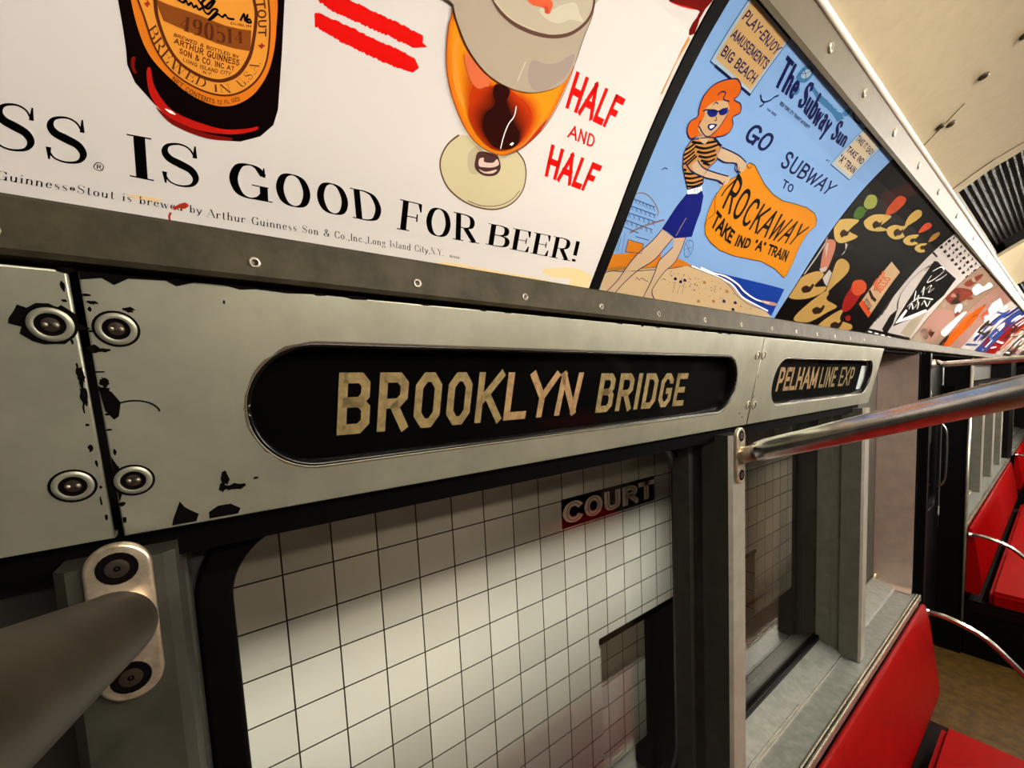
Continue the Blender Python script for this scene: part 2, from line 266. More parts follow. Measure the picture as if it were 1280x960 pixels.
def glyph_quads(ch, wt, style):
    g = BLOCK.get(ch) if style == 'block' and ch in BLOCK else G[ch]
    quads = []; serif = style == 'b'; thin = wt*.2 if serif else wt*(.55 if style == 'k' else 1)
    for st in g[1:]:
        a = st.split(); fl = a[0]; p = [Vector((float(a[i]), float(a[i+1]))) for i in range(1, len(a), 2)]
        ins = thin/2
        p = [Vector((q.x, ins+q.y*(1-2*ins) if q.y >= 0 else q.y)) for q in p]
        closed = fl in 'op'
        straight = fl in 'kt'
        if fl in 'cso': p = smoothpts(p, 4, closed)
        n = len(p)
        def width(d):
            if not serif and style != 'k': return wt
            if fl == 'k': return wt
            if fl == 't': return thin
            vy = abs(d.y)/max(d.length, 1e-9)
            if fl == 's': vy = 1 if d.x*d.y < 0 and abs(d.y) > .25*abs(d.x) else vy*.6
            return thin+(wt-thin)*vy**1.4
        if straight:
            d = (p[1]-p[0]).normalized(); e = (wt/2 if not serif else 0)
            if style == 'k': e = thin/2
            horiz = abs(d.y) < .05
            if serif:
                for q, sgn in ((p[0], -1), (p[1], 1)):
                    if not horiz and (q.y < .04 or q.y > .95 or abs(q.y-.62) < .04) and ch not in '.,!':
                        h = wt*.62+.07; y = q.y if q.y > .04 else ins
                        if abs(q.y-.62) < .04: quads.append([Vector((q.x-h*.9, y-thin)), Vector((q.x, y-thin)), Vector((q.x, y)), Vector((q.x-h*.9, y))])
                        else: quads.append([Vector((q.x-h, y-thin/2)), Vector((q.x+h, y-thin/2)), Vector((q.x+h, y+thin/2)), Vector((q.x-h, y+thin/2))])
                if horiz and ch in 'EFLTZ':
                    for q in ((p[1],) if ch != 'T' else (p[0], p[1])):
                        up = -1 if q.y > .6 else 1
                        if abs(q.y-.5) < .1: quads.append([Vector((q.x-.02, q.y-.13)), Vector((q.x+.02, q.y-.13)), Vector((q.x+.02, q.y+.13)), Vector((q.x-.02, q.y+.13))])
                        else: quads.append([Vector((q.x-.1, q.y)), Vector((q.x+.02, q.y)), Vector((q.x+.02, q.y+up*.27)), Vector((q.x-.02, q.y+up*.27))])
            if not serif:
                if horiz: p = [p[0]-d*e, p[1]+d*e]
                else:
                    p = [p[0], p[1]]
                    for i, sgn in ((0, -1), (1, 1)):
                        if abs(p[i].y-ins) < .01 or abs(p[i].y-(1-ins)) < .01: p[i] = p[i]+d*sgn*ins/max(abs(d.y), .4)
        if serif and ch in 'CGS' and fl in 'cs':
            for q, up in ((p[0], 1), (p[-1], -1)):
                if ch == 'G' and up < 0: continue
                quads.append([Vector((q.x-.03, q.y-.04*up)), Vector((q.x+.045, q.y-.04*up)), Vector((q.x+.03, q.y+.23*up)), Vector((q.x+.005, q.y+.23*up))])
        if serif and ch in 'acfry' and fl == 'c' and ch != 'a':
            q = p[0] if ch == 'c' else p[-1]; s = .05
            quads.append([q+Vector((-s, -s)), q+Vector((s, -s)), q+Vector((s, s)), q+Vector((-s, s))])
        L = []; R = []
        for i in range(n):
            if closed: d0 = p[i]-p[i-1]; d1 = p[(i+1) % n]-p[i]
            else: d0 = p[i]-p[i-1] if i else p[1]-p[0]; d1 = p[i+1]-p[i] if i < n-1 else p[i]-p[i-1]
            n0 = Vector((-d0.y, d0.x)).normalized(); n1 = Vector((-d1.y, d1.x)).normalized()
            nn = n0+n1; nn = nn.normalized() if nn.length > .1 else n0
            ml = min(1/max(nn.dot(n0), .5), 1.5); h = width(d0+d1)/2*ml
            if serif and fl == 's': h = (thin+(wt*1.05-thin)*math.exp(-((i/(n-1)-.5)/.2)**2))/2
            L.append(p[i]+nn*h); R.append(p[i]-nn*h)
        for i in range(n if closed else n-1):
            j = (i+1) % n; quads.append([L[i], L[j], R[j], R[i]])
    return quads, g[0]
def along(pl, f):
    if len(pl) == 2: return pl[0]+(pl[1]-pl[0])*f
    ds = [(b-a).length for a, b in zip(pl, pl[1:])]; t = f*sum(ds)
    for i, d in enumerate(ds):
        if t <= d or i == len(ds)-1: return pl[i]+(pl[i+1]-pl[i])*(t/d)
        t -= d
def text_polys(txt, base, top, wt, style):
    gap = .17 if style != 'b' else .2
    base = [Vector(q) for q in base]; top = [Vector(q) for q in top]
    if len(base) > 2: base = smoothpts(base, 5); top = smoothpts(top, 5) if len(top) > 2 else top
    gs = [glyph_quads(ch, wt, style) for ch in txt]; tot = sum(g[1] for g in gs)+gap*(len(gs)-1)
    out = []; x = 0
    for quads, wd in gs:
        for q in quads:
            r = []
            for v in q:
                f = (x+v.x)/tot; b = along(base, f); t = along(top, f); r.append(b+(t-b)*v.y)
            out.append(r)
        x += wd+gap
    return out
def line_polys(pts, w, sm, closed):
    p = [Vector(q) for q in pts]
    if sm: p = smoothpts(p, 4, closed)
    n = len(p); L = []; R = []
    for i in range(n):
        if closed: d0 = p[i]-p[i-1]; d1 = p[(i+1) % n]-p[i]
        else: d0 = p[i]-p[i-1] if i else p[1]-p[0]; d1 = p[i+1]-p[i] if i < n-1 else p[i]-p[i-1]
        n0 = Vector((-d0.y, d0.x)).normalized(); n1 = Vector((-d1.y, d1.x)).normalized(); nn = n0+n1
        nn = nn.normalized() if nn.length > .1 else n0; h = w/2*min(1/max(nn.dot(n0), .6), 1.5)
        L.append(p[i]+nn*h); R.append(p[i]-nn*h)
    return [[L[i], L[(i+1) % n], R[(i+1) % n], R[i]] for i in range(n if closed else n-1)]

# ------------------------------------------------------------------ artwork of the car cards, as flat printed shapes (position along the card, height up the card), in metres
ART = {}
ART['beer'] = [
 ('T','ink',1,'S',[(-0.0841,0.0709),(-0.0684,0.0711)],[(-0.0767,0.0931),(-0.0633,0.0935)],0.165,'b'),
 ('T','ink',1,'S',[(-0.0648,0.0701),(-0.0482,0.0705)],[(-0.0599,0.0925),(-0.045,0.0937)],0.165,'b'),
 ('T','ink',1,'IS',[(-0.0278,0.0701),(0.0026,0.0701)],[(-0.026,0.0924),(0.004,0.0946)],0.165,'b'),
 ('T','ink',1,'GOOD',[(0.0194,0.0711),(0.1206,0.0732)],[(0.0202,0.0919),(0.1157,0.0934)],0.165,'b'),
 ('T','ink',1,'FOR',[(0.1364,0.0712),(0.2087,0.0727)],[(0.1358,0.0938),(0.2027,0.0946)],0.165,'b'),
 ('T','ink',1,'BEER!',[(0.2236,0.0738),(0.3406,0.0745)],[(0.2216,0.0922),(0.337,0.0964)],0.165,'b'),
 ('T','ink',1,'Guinness®Stout is brewed by',[(-0.0853,0.0554),(0.0026,0.0557)],[(-0.084,0.0599),(0.003,0.0602)],0.125,'b'),
 ('T','ink',1,'Arthur Guinness Son & Co.,Inc.,Long Island City,N.Y.',[(0.0055,0.0548),(0.1796,0.0564)],[(0.0059,0.0598),(0.1785,0.0619)],0.125,'b'),
 ('T','ink',1,'©1944',[(0.1863,0.056),(0.1964,0.0561)],[(0.1858,0.0581),(0.1959,0.0582)],0.14,'s'),
 ('L','ink',1,0.0004,[(-0.0454,0.0716),(-0.0441,0.0735),(-0.0424,0.074),(-0.0413,0.0726),(-0.0423,0.0703),(-0.044,0.0699),(-0.0453,0.0704)],1,1),
 ('T','ink',1,'R',[(-0.0444,0.0706),(-0.0426,0.0706)],[(-0.044,0.0729),(-0.0422,0.073)],0.16,'s'),
 ('P','glassdark',1,[(-0.0196,0.1838),(-0.023,0.1515),(-0.0228,0.139),(-0.0229,0.1317),(-0.0234,0.1251),(-0.0213,0.1182),(-0.0139,0.1103),(0.001,0.1038),(0.0158,0.1013),(0.0264,0.1036),(0.0375,0.1096),(0.0449,0.1178),(0.0477,0.1269),(0.0503,0.1578),(0.0517,0.1808),(0.0505,0.2152),(0.0328,0.2336),(-0.0016,0.2169)],0),
 ('P','bottlered',2,[(-0.0154,0.1257),(-0.0137,0.127),(-0.0133,0.1201),(-0.0105,0.1141),(-0.0066,0.1103),(-0.0003,0.1084),(0.0083,0.1076),(0.0188,0.108),(0.0308,0.1119),(0.0362,0.1145),(0.0348,0.112),(0.0234,0.1067),(0.0109,0.1041),(0.0021,0.1039),(-0.0068,0.1058),(-0.0118,0.1087),(-0.0151,0.1133),(-0.016,0.1192)],1),
 ('P','bottlemid',2,[(-0.0213,0.1286),(-0.0195,0.1298),(-0.0204,0.1257),(-0.0199,0.1226),(-0.0214,0.1227),(-0.0219,0.1251)],1),
 ('P','bottlemid',2,[(-0.0137,0.1094),(-0.0081,0.1062),(0.0,0.1042),(0.0108,0.1031),(0.0217,0.1044),(0.02,0.1023),(0.0091,0.1005),(-0.0017,0.1015),(-0.009,0.104)],1),
 ('P','white',3,[(-0.0097,0.1099),(-0.0067,0.1097),(-0.005,0.1084),(-0.0075,0.1084)],1),
 ('P','labelor',2,[(-0.0176,0.1648),(-0.0179,0.1535),(-0.0164,0.1411),(-0.013,0.1321),(-0.0057,0.1253),(0.0027,0.1205),(0.0121,0.1188),(0.0196,0.12),(0.0274,0.1241),(0.0356,0.132),(0.0425,0.1438),(0.0461,0.1564),(0.0475,0.1683),(0.0481,0.1794),(0.0463,0.1912),(0.038,0.2005),(0.0185,0.1995),(-0.0036,0.1856)],1),
 ('P','labely',3,[(-0.0151,0.1631),(-0.015,0.1546),(-0.0132,0.1482),(-0.0106,0.1374),(-0.0052,0.1297),(0.003,0.1256),(0.0125,0.1244),(0.0215,0.1262),(0.03,0.1315),(0.0373,0.1398),(0.0418,0.1499),(0.0438,0.1645),(0.0434,0.1776),(0.0419,0.1893),(0.0344,0.1967),(0.0181,0.1951),(-0.001,0.1836)],1),
 ('L','brownink',4,0.0009,[(-0.0151,0.1546),(-0.0134,0.1482),(-0.0108,0.1374),(-0.0054,0.1295),(0.0028,0.1254),(0.0125,0.1242),(0.0215,0.126),(0.0301,0.1314),(0.0374,0.1397),(0.0421,0.15),(0.044,0.1646),(0.0435,0.1776),(0.0419,0.1893)],1,0),
 ('L','brownink',4,0.0016,[(-0.0082,0.1608),(-0.008,0.1574),(-0.008,0.1502),(-0.0054,0.1406),(-0.0004,0.1339),(0.0075,0.1311),(0.0145,0.131),(0.0204,0.133),(0.0274,0.1385),(0.0332,0.1483),(0.0358,0.1582),(0.0373,0.1687),(0.0364,0.1748),(0.0353,0.1818)],1,0),
 ('P','labelbr',4,[(-0.0074,0.1576),(-0.0022,0.1575),(0.0054,0.1581),(0.0112,0.1583),(0.0179,0.1582),(0.0221,0.1583),(0.0293,0.1595),(0.0346,0.1608),(0.0337,0.1511),(0.0258,0.1495),(0.0172,0.1488),(0.0078,0.1492),(0.0,0.1495),(-0.0056,0.1499),(-0.007,0.1542)],0),
 ('T','brownink',5,'490514',[(0.0009,0.1489),(0.0098,0.149),(0.0194,0.1499),(0.0301,0.1534)],[(0.0025,0.1551),(0.0111,0.1562),(0.0206,0.1572),(0.0301,0.1585)],0.2,'b'),
 ('T','brownink',5,'BREWED & BOTTLED BY',[(-0.002,0.1449),(0.0121,0.1446),(0.0278,0.1456)],[(-0.0013,0.1464),(0.0126,0.1464),(0.0279,0.147)],0.15,'s'),
 ('T','brownink',5,'ARTHUR GUINNESS',[(-0.002,0.1418),(0.0118,0.1411),(0.0275,0.1421)],[(-0.0013,0.1443),(0.0127,0.1442),(0.0282,0.1451)],0.17,'s'),
 ('T','brownink',5,'SON & CO. INC AT',[(-0.0002,0.1382),(0.0108,0.1374),(0.0251,0.1388)],[(0.0003,0.1406),(0.0117,0.1404),(0.0253,0.141)],0.17,'s'),
 ('T','brownink',5,'LONG ISLAND CITY',[(0.001,0.1351),(0.0112,0.1346),(0.0232,0.136)],[(0.0014,0.1366),(0.0121,0.1365),(0.0237,0.138)],0.14,'s'),
 ('T','brownink',5,'N.Y.',[(0.0098,0.1327),(0.0141,0.133)],[(0.0102,0.134),(0.0145,0.1343)],0.15,'s'),
 ('T','brownink',5,'BREWED',[(-0.0128,0.1432),(-0.0106,0.137),(-0.0059,0.1312),(0.001,0.1275),(0.0098,0.1257)],[(-0.009,0.1471),(-0.0066,0.1411),(-0.0021,0.1356),(0.0041,0.1322),(0.0116,0.13)],0.125,'b'),
 ('T','brownink',5,'IN',[(0.0148,0.1256),(0.0231,0.1278)],[(0.0149,0.1292),(0.0219,0.1315)],0.125,'b'),
 ('T','brownink',5,'U.S.A.',[(0.029,0.1321),(0.0351,0.1397),(0.0389,0.1474)],[(0.0257,0.1343),(0.0312,0.1412),(0.0346,0.1474)],0.125,'b'),
 ('T','brownink',5,'NET CONTENTS 12 FL OZS',[(-0.0051,0.1247),(0.001,0.1211),(0.0093,0.1194),(0.0181,0.1205),(0.0275,0.1254)],[(-0.0036,0.1268),(0.0023,0.1237),(0.0102,0.1219),(0.0186,0.1227),(0.0268,0.127)],0.14,'s'),
 ('T','brownink',5,'STOUT',[(0.0368,0.1781),(0.0375,0.1727),(0.038,0.1664),(0.038,0.1597)],[(0.0408,0.1803),(0.0419,0.1757),(0.0425,0.1688),(0.0421,0.1612)],0.16,'s'),
 ('T','brownink',5,'DUBLIN',[(0.0245,0.1597),(0.0345,0.1621)],[(0.0249,0.1608),(0.0347,0.1631)],0.15,'s'),
 ('L','ink',5,0.0009,[(0.0007,0.1614),(0.0037,0.1608),(0.0051,0.1622),(0.0059,0.1607),(0.0074,0.1621),(0.0082,0.1607),(0.0096,0.1618),(0.0104,0.1605),(0.0122,0.1619),(0.0131,0.1606),(0.0147,0.1604),(0.017,0.1632),(0.019,0.1636),(0.0164,0.1601),(0.0145,0.1578),(0.0167,0.1596),(0.0189,0.162),(0.0209,0.1615),(0.0224,0.163),(0.0237,0.162),(0.0266,0.1627)],1,0),
 ('L','ink',5,0.0009,[(0.0294,0.1631),(0.0314,0.1668),(0.0316,0.164),(0.0332,0.1672),(0.0324,0.1639),(0.0346,0.1644),(0.034,0.1655),(0.0328,0.1644)],1,0),
 ('L','ink',5,0.001,[(0.0105,0.1646),(0.0129,0.1625),(0.0158,0.1655),(0.0179,0.1669),(0.0146,0.1625),(0.0121,0.164),(0.016,0.168),(0.0171,0.1654)],1,0),
 ('P','redmark',5,[(-0.0128,0.1543),(-0.0117,0.1548),(-0.0113,0.1561),(-0.0106,0.1553),(-0.0102,0.1545),(-0.0111,0.1538),(-0.0115,0.1529),(-0.0123,0.1533)],0),
 ('P','redmark',5,[(0.0376,0.1554),(0.0391,0.1561),(0.0397,0.1572),(0.0403,0.1566),(0.0415,0.1565),(0.0401,0.1551),(0.0395,0.1542),(0.0387,0.1547)],0),
 ('P','redbrush',1,[(0.0693,0.1899),(0.0706,0.1902),(0.072,0.191),(0.073,0.1907),(0.0744,0.1915),(0.0761,0.1918),(0.0773,0.1921),(0.0785,0.1926),(0.0799,0.1925),(0.0811,0.1929),(0.0825,0.1938),(0.0839,0.1938),(0.085,0.1944),(0.0867,0.1946),(0.0878,0.1944),(0.0889,0.1944),(0.0899,0.1945),(0.091,0.1944),(0.0923,0.1951),(0.0931,0.1949),(0.0947,0.1949),(0.0956,0.195),(0.0967,0.1949),(0.0978,0.1948),(0.0991,0.1946),(0.1004,0.1947),(0.1016,0.1947),(0.1027,0.1952),(0.104,0.1948),(0.1052,0.1951),(0.1063,0.1953),(0.1076,0.1951),(0.1084,0.1954),(0.1101,0.1949),(0.1108,0.1949),(0.1122,0.1955),(0.1134,0.195),(0.1149,0.1957),(0.116,0.1957),(0.1174,0.1956),(0.1188,0.1952),(0.1198,0.1951),(0.1208,0.1957),(0.1221,0.1958),(0.1231,0.1954),(0.1245,0.1957),(0.1255,0.1951),(0.1269,0.1951),(0.1284,0.1956),(0.1294,0.1954),(0.1307,0.1954),(0.1319,0.1954),(0.1334,0.1955),(0.1343,0.1952),(0.1346,0.1953),(0.1351,0.195),(0.1348,0.195),(0.1348,0.1943),(0.1346,0.1939),(0.1349,0.1942),(0.135,0.1936),(0.1351,0.1934),(0.1352,0.1928),(0.1347,0.1929),(0.1353,0.1921),(0.1349,0.1921),(0.1352,0.192),(0.1351,0.1917),(0.1354,0.1914),(0.1356,0.1915),(0.1361,0.1918),(0.1364,0.1912),(0.1364,0.1914),(0.137,0.1914),(0.1369,0.1911),(0.1374,0.1914),(0.1375,0.1911),(0.1381,0.191),(0.1383,0.1912),(0.1383,0.1906),(0.1389,0.1908),(0.1302,0.1872),(0.1295,0.1872),(0.1288,0.1866),(0.1273,0.187),(0.1268,0.1868),(0.1258,0.1871),(0.1243,0.187),(0.1238,0.1872),(0.1225,0.1869),(0.1216,0.1869),(0.121,0.1873),(0.1195,0.1863),(0.1192,0.1865),(0.1179,0.1864),(0.1172,0.1872),(0.1162,0.1866),(0.1152,0.1869),(0.1139,0.1869),(0.1129,0.1872),(0.1123,0.1871),(0.1115,0.1874),(0.1108,0.1867),(0.1099,0.1865),(0.1089,0.1868),(0.1074,0.1863),(0.1066,0.1867),(0.1061,0.1866),(0.105,0.1861),(0.1042,0.1867),(0.1031,0.1861),(0.1024,0.1862),(0.1014,0.1867),(0.1007,0.1861),(0.0995,0.186),(0.0992,0.1862),(0.0982,0.1868),(0.0973,0.1859),(0.0959,0.1863),(0.0953,0.1861),(0.0945,0.1861),(0.0939,0.1866),(0.0925,0.1863),(0.0917,0.1864),(0.0916,0.1859),(0.0901,0.1859),(0.0894,0.1861),(0.0886,0.1858),(0.0879,0.1861),(0.0868,0.186),(0.0859,0.1858),(0.0855,0.1861),(0.0843,0.1861),(0.0837,0.1858),(0.0831,0.1861),(0.0823,0.1858),(0.0813,0.1859),(0.0805,0.1856),(0.0797,0.1856),(0.0789,0.186),(0.0782,0.1856),(0.0771,0.1857),(0.0768,0.1855),(0.0767,0.1862),(0.0762,0.1859),(0.0753,0.1861),(0.0748,0.1858),(0.0747,0.186),(0.0743,0.1863),(0.0738,0.1865),(0.0729,0.1864),(0.0723,0.1868),(0.0724,0.1872),(0.0715,0.187),(0.0716,0.1873),(0.0706,0.1866),(0.0702,0.1867),(0.0701,0.1869),(0.0698,0.1873),(0.0692,0.1878),(0.0688,0.1875),(0.0683,0.1879)],0),
 ('P','redbrush',1,[(0.0675,0.181),(0.0678,0.181),(0.068,0.1811),(0.0678,0.1813),(0.0685,0.1815),(0.0687,0.1819),(0.0687,0.1818),(0.069,0.1817),(0.069,0.1819),(0.0693,0.1816),(0.0698,0.1823),(0.07,0.1824),(0.0702,0.1825),(0.0701,0.1819),(0.0711,0.1824),(0.0728,0.1822),(0.0737,0.182),(0.0751,0.1822),(0.0763,0.182),(0.0778,0.182),(0.0792,0.1825),(0.0802,0.1825),(0.0814,0.1826),(0.0829,0.1822),(0.0841,0.1821),(0.0856,0.1825),(0.0872,0.1824),(0.0883,0.1823),(0.0898,0.1827),(0.0914,0.1828),(0.0927,0.1822),(0.0937,0.182),(0.0953,0.1823),(0.0965,0.1826),(0.098,0.1819),(0.0995,0.1821),(0.1013,0.1821),(0.1024,0.1824),(0.104,0.1821),(0.1053,0.182),(0.1071,0.1821),(0.1078,0.1819),(0.1089,0.1824),(0.1104,0.1821),(0.1114,0.182),(0.1126,0.1826),(0.1136,0.1826),(0.1146,0.1826),(0.1162,0.1822),(0.1169,0.1828),(0.1186,0.1826),(0.1194,0.1827),(0.1208,0.1823),(0.1218,0.1826),(0.1225,0.1822),(0.1231,0.1824),(0.1242,0.1828),(0.125,0.1821),(0.1256,0.1821),(0.1259,0.1822),(0.1266,0.1819),(0.1274,0.1821),(0.1285,0.1819),(0.1292,0.1821),(0.1296,0.1818),(0.1302,0.182),(0.1309,0.1821),(0.1315,0.1813),(0.1321,0.1814),(0.132,0.1812),(0.132,0.1809),(0.1328,0.1803),(0.1328,0.18),(0.1333,0.1799),(0.1336,0.1795),(0.1336,0.1792),(0.1338,0.1791),(0.1344,0.1787),(0.1345,0.1781),(0.1349,0.1782),(0.1348,0.1778),(0.1311,0.1741),(0.1305,0.1739),(0.1299,0.1739),(0.1289,0.1739),(0.1285,0.1737),(0.1275,0.1735),(0.1271,0.1737),(0.1265,0.1734),(0.1254,0.1736),(0.1244,0.1731),(0.1242,0.1736),(0.1233,0.1732),(0.1226,0.1737),(0.122,0.1732),(0.1211,0.1732),(0.1204,0.1728),(0.1197,0.1728),(0.1184,0.1731),(0.1181,0.1726),(0.1172,0.1724),(0.1168,0.1731),(0.1157,0.1729),(0.1144,0.1729),(0.1137,0.1729),(0.1126,0.173),(0.1119,0.1728),(0.1111,0.1726),(0.1099,0.1722),(0.1087,0.1726),(0.108,0.1727),(0.107,0.1723),(0.1062,0.1731),(0.1055,0.1731),(0.1045,0.1729),(0.1037,0.1723),(0.1029,0.1729),(0.102,0.1727),(0.1007,0.1731),(0.1001,0.1727),(0.0995,0.1724),(0.0983,0.1729),(0.0975,0.1734),(0.0961,0.1727),(0.0956,0.1733),(0.0948,0.1726),(0.0937,0.173),(0.0927,0.1731),(0.0924,0.1733),(0.0915,0.1728),(0.0903,0.1734),(0.0898,0.1733),(0.0885,0.1733),(0.0881,0.1734),(0.0867,0.1732),(0.0858,0.1731),(0.0851,0.1735),(0.0846,0.1731),(0.0832,0.1732),(0.0825,0.173),(0.082,0.1738),(0.0808,0.1738),(0.0807,0.1739),(0.0798,0.1738),(0.0791,0.1737),(0.0785,0.1743),(0.0779,0.1742),(0.0771,0.1742),(0.0763,0.1741),(0.0757,0.1744),(0.0753,0.1743),(0.0741,0.1746),(0.0738,0.1741),(0.0735,0.1747),(0.0722,0.1743),(0.0719,0.1747),(0.0714,0.1748),(0.0707,0.1746),(0.07,0.1751),(0.0696,0.1755),(0.0687,0.1749),(0.0679,0.1749)],0),
 ('T','redbrush',1,'HALF',[(0.2674,0.1958),(0.3255,0.1963)],[(0.2671,0.2213),(0.3283,0.222)],0.2,'s'),
 ('T','redbrush',1,'AND',[(0.2797,0.1772),(0.3125,0.1779)],[(0.2792,0.1869),(0.3104,0.1875)],0.16,'s'),
 ('T','redbrush',1,'HALF',[(0.2664,0.1425),(0.3255,0.1417)],[(0.2642,0.1676),(0.3299,0.1675)],0.2,'s'),
 ('P','footgl',1,[(0.1738,0.149),(0.1656,0.1403),(0.1617,0.13),(0.1635,0.1209),(0.1717,0.1113),(0.1862,0.105),(0.2028,0.1026),(0.2216,0.1046),(0.2369,0.1123),(0.2457,0.1247),(0.2456,0.1377),(0.2404,0.1471),(0.2324,0.1519),(0.2257,0.1535),(0.1963,0.152)],1),
 ('L','glassline',2,0.0012,[(0.1738,0.149),(0.1656,0.1403),(0.1617,0.13),(0.1635,0.1209),(0.1717,0.1113),(0.1862,0.105),(0.2028,0.1026),(0.2216,0.1046),(0.2369,0.1123),(0.2457,0.1247),(0.2456,0.1377),(0.2404,0.1471),(0.2324,0.1519),(0.2255,0.1543)],1,0),
 ('L','glassline',2,0.0006,[(0.1928,0.1055),(0.207,0.1046),(0.223,0.108),(0.2359,0.1153),(0.243,0.125)],1,0),
 ('P','footgl2',2,[(0.1848,0.1377),(0.1885,0.1443),(0.1954,0.1469),(0.1979,0.1294),(0.1909,0.126),(0.1867,0.13)],1),
 ('P','stemdk',3,[(0.1942,0.1431),(0.192,0.1363),(0.1936,0.1304),(0.2025,0.1275),(0.2138,0.1303),(0.2177,0.1364),(0.2143,0.1429),(0.2099,0.1451)],1),
 ('P','stemlt',4,[(0.1956,0.138),(0.1995,0.1399),(0.2007,0.1372),(0.209,0.1387),(0.2122,0.1422),(0.2151,0.1389),(0.2099,0.1355),(0.2017,0.1335),(0.1964,0.1333)],1),
 ('P','stemlt',4,[(0.197,0.1309),(0.2043,0.1307),(0.2143,0.1349),(0.2111,0.1313),(0.2029,0.1293)],1),
 ('B','beeror','beeryel',4,[(0.1505,0.2195),(0.1522,0.2157),(0.1508,0.2058),(0.1522,0.1929),(0.1557,0.1814),(0.1633,0.1689),(0.1763,0.1555),(0.1909,0.1473),(0.2071,0.1452),(0.2183,0.147),(0.2324,0.1554),(0.2466,0.1711),(0.2552,0.1868),(0.2608,0.2076),(0.2619,0.2246),(0.2504,0.2177),(0.2108,0.2013),(0.168,0.2086)],[(0.1525,0.2181),(0.1546,0.2143),(0.1546,0.2061),(0.1568,0.1946),(0.161,0.1831),(0.1687,0.1706),(0.1807,0.1583),(0.1932,0.1511),(0.2062,0.1483),(0.2172,0.1504),(0.2291,0.1578),(0.2423,0.1723),(0.2512,0.1872),(0.2563,0.2062),(0.2583,0.2219),(0.2489,0.2157),(0.2113,0.2001),(0.1703,0.207)],4),
 ('P','beerlt',9,[(0.1597,0.2055),(0.161,0.1935),(0.1661,0.1808),(0.1751,0.1684),(0.19,0.1549),(0.2058,0.1498),(0.1914,0.1537),(0.1758,0.1642),(0.1642,0.1748),(0.1582,0.1887),(0.157,0.2009)],1),
 ('B','beeryel','beerred',8,[(0.1637,0.2008),(0.1863,0.193),(0.1991,0.1918),(0.214,0.1931),(0.2293,0.1951),(0.2415,0.1921),(0.248,0.1798),(0.2418,0.1638),(0.2262,0.1523),(0.2039,0.1484),(0.1863,0.1531),(0.1746,0.1639),(0.1676,0.1786),(0.1627,0.1928)],[(0.1806,0.1884),(0.1925,0.1861),(0.1989,0.186),(0.2114,0.1878),(0.2228,0.1878),(0.2336,0.1834),(0.237,0.1749),(0.2325,0.1621),(0.2211,0.1531),(0.2056,0.1505),(0.1924,0.154),(0.1819,0.1617),(0.1779,0.1692),(0.1764,0.1787)],7),
 ('B','beerred','beerdk',15,[(0.1852,0.183),(0.1942,0.1873),(0.2017,0.1905),(0.2107,0.1898),(0.2233,0.1864),(0.2335,0.1818),(0.2357,0.1745),(0.2325,0.1621),(0.2215,0.1517),(0.2062,0.1483),(0.1906,0.1527),(0.18,0.1611),(0.1773,0.1676),(0.1802,0.1757)],[(0.1978,0.1828),(0.1983,0.1879),(0.2031,0.1895),(0.2076,0.1829),(0.2145,0.176),(0.2212,0.1702),(0.2275,0.1656),(0.228,0.1575),(0.2202,0.152),(0.2069,0.1498),(0.1964,0.1552),(0.1914,0.1615),(0.1924,0.1693),(0.198,0.1755)],8),
 ('B','beerpk','beerpk',15,[(0.1665,0.1974),(0.1835,0.1921),(0.1902,0.1902),(0.189,0.1828),(0.1784,0.1821),(0.171,0.1878)],[(0.1701,0.1948),(0.1808,0.1912),(0.1857,0.1894),(0.1858,0.1846),(0.1786,0.185),(0.1724,0.1897)],2),
 ('P','beerdk',24,[(0.1958,0.189),(0.209,0.1896),(0.2086,0.1818),(0.2139,0.1758),(0.2092,0.1682),(0.2001,0.1686),(0.2007,0.1793),(0.1957,0.1814)],1),
 ('P','white',26,[(0.2203,0.1554),(0.2224,0.1576),(0.2244,0.1575),(0.2228,0.1552)],0),
 ('B','stain','beerred',12,[(0.2524,0.1843),(0.2466,0.1711),(0.2323,0.1557),(0.2203,0.148),(0.2336,0.159),(0.2448,0.1755)],[(0.2518,0.1828),(0.2467,0.1708),(0.2333,0.1564),(0.2212,0.149),(0.235,0.1586),(0.2454,0.174)],3),
 ('P','foam',25,[(0.1494,0.2236),(0.1516,0.2177),(0.1567,0.2104),(0.1686,0.2),(0.1865,0.1924),(0.2059,0.1907),(0.2253,0.1934),(0.2437,0.2008),(0.2576,0.2112),(0.2618,0.2272),(0.2621,0.2419),(0.263,0.2545),(0.2603,0.2626),(0.2562,0.2686)],1),
 ('P','foamdk',26,[(0.222,0.2125),(0.2326,0.2145),(0.2448,0.219),(0.258,0.2294),(0.259,0.2207),(0.2548,0.2118),(0.2433,0.2016),(0.2311,0.1964),(0.2217,0.2022)],1),
 ('P','foamtop',26,[(0.1748,0.2337),(0.1799,0.2299),(0.1886,0.2271),(0.2011,0.2261),(0.2174,0.2278),(0.2335,0.2319),(0.2485,0.2394),(0.2578,0.2488),(0.2604,0.2575),(0.257,0.2664)],1),
 ('P','froth',27,[(0.2161,0.2398),(0.2222,0.2452),(0.227,0.2446),(0.2334,0.2496),(0.2441,0.255),(0.2513,0.2513),(0.2566,0.2487),(0.2449,0.2456),(0.2362,0.2401),(0.2258,0.238)],1),
 ('P','redbits',28,[(0.2048,0.2415),(0.217,0.2469),(0.2253,0.2477),(0.2252,0.2414),(0.2205,0.242),(0.2172,0.242),(0.2095,0.2403)],1),
 ('P','redbits',28,[(0.2194,0.2441),(0.223,0.2458),(0.2244,0.2408),(0.2211,0.2404)],0),
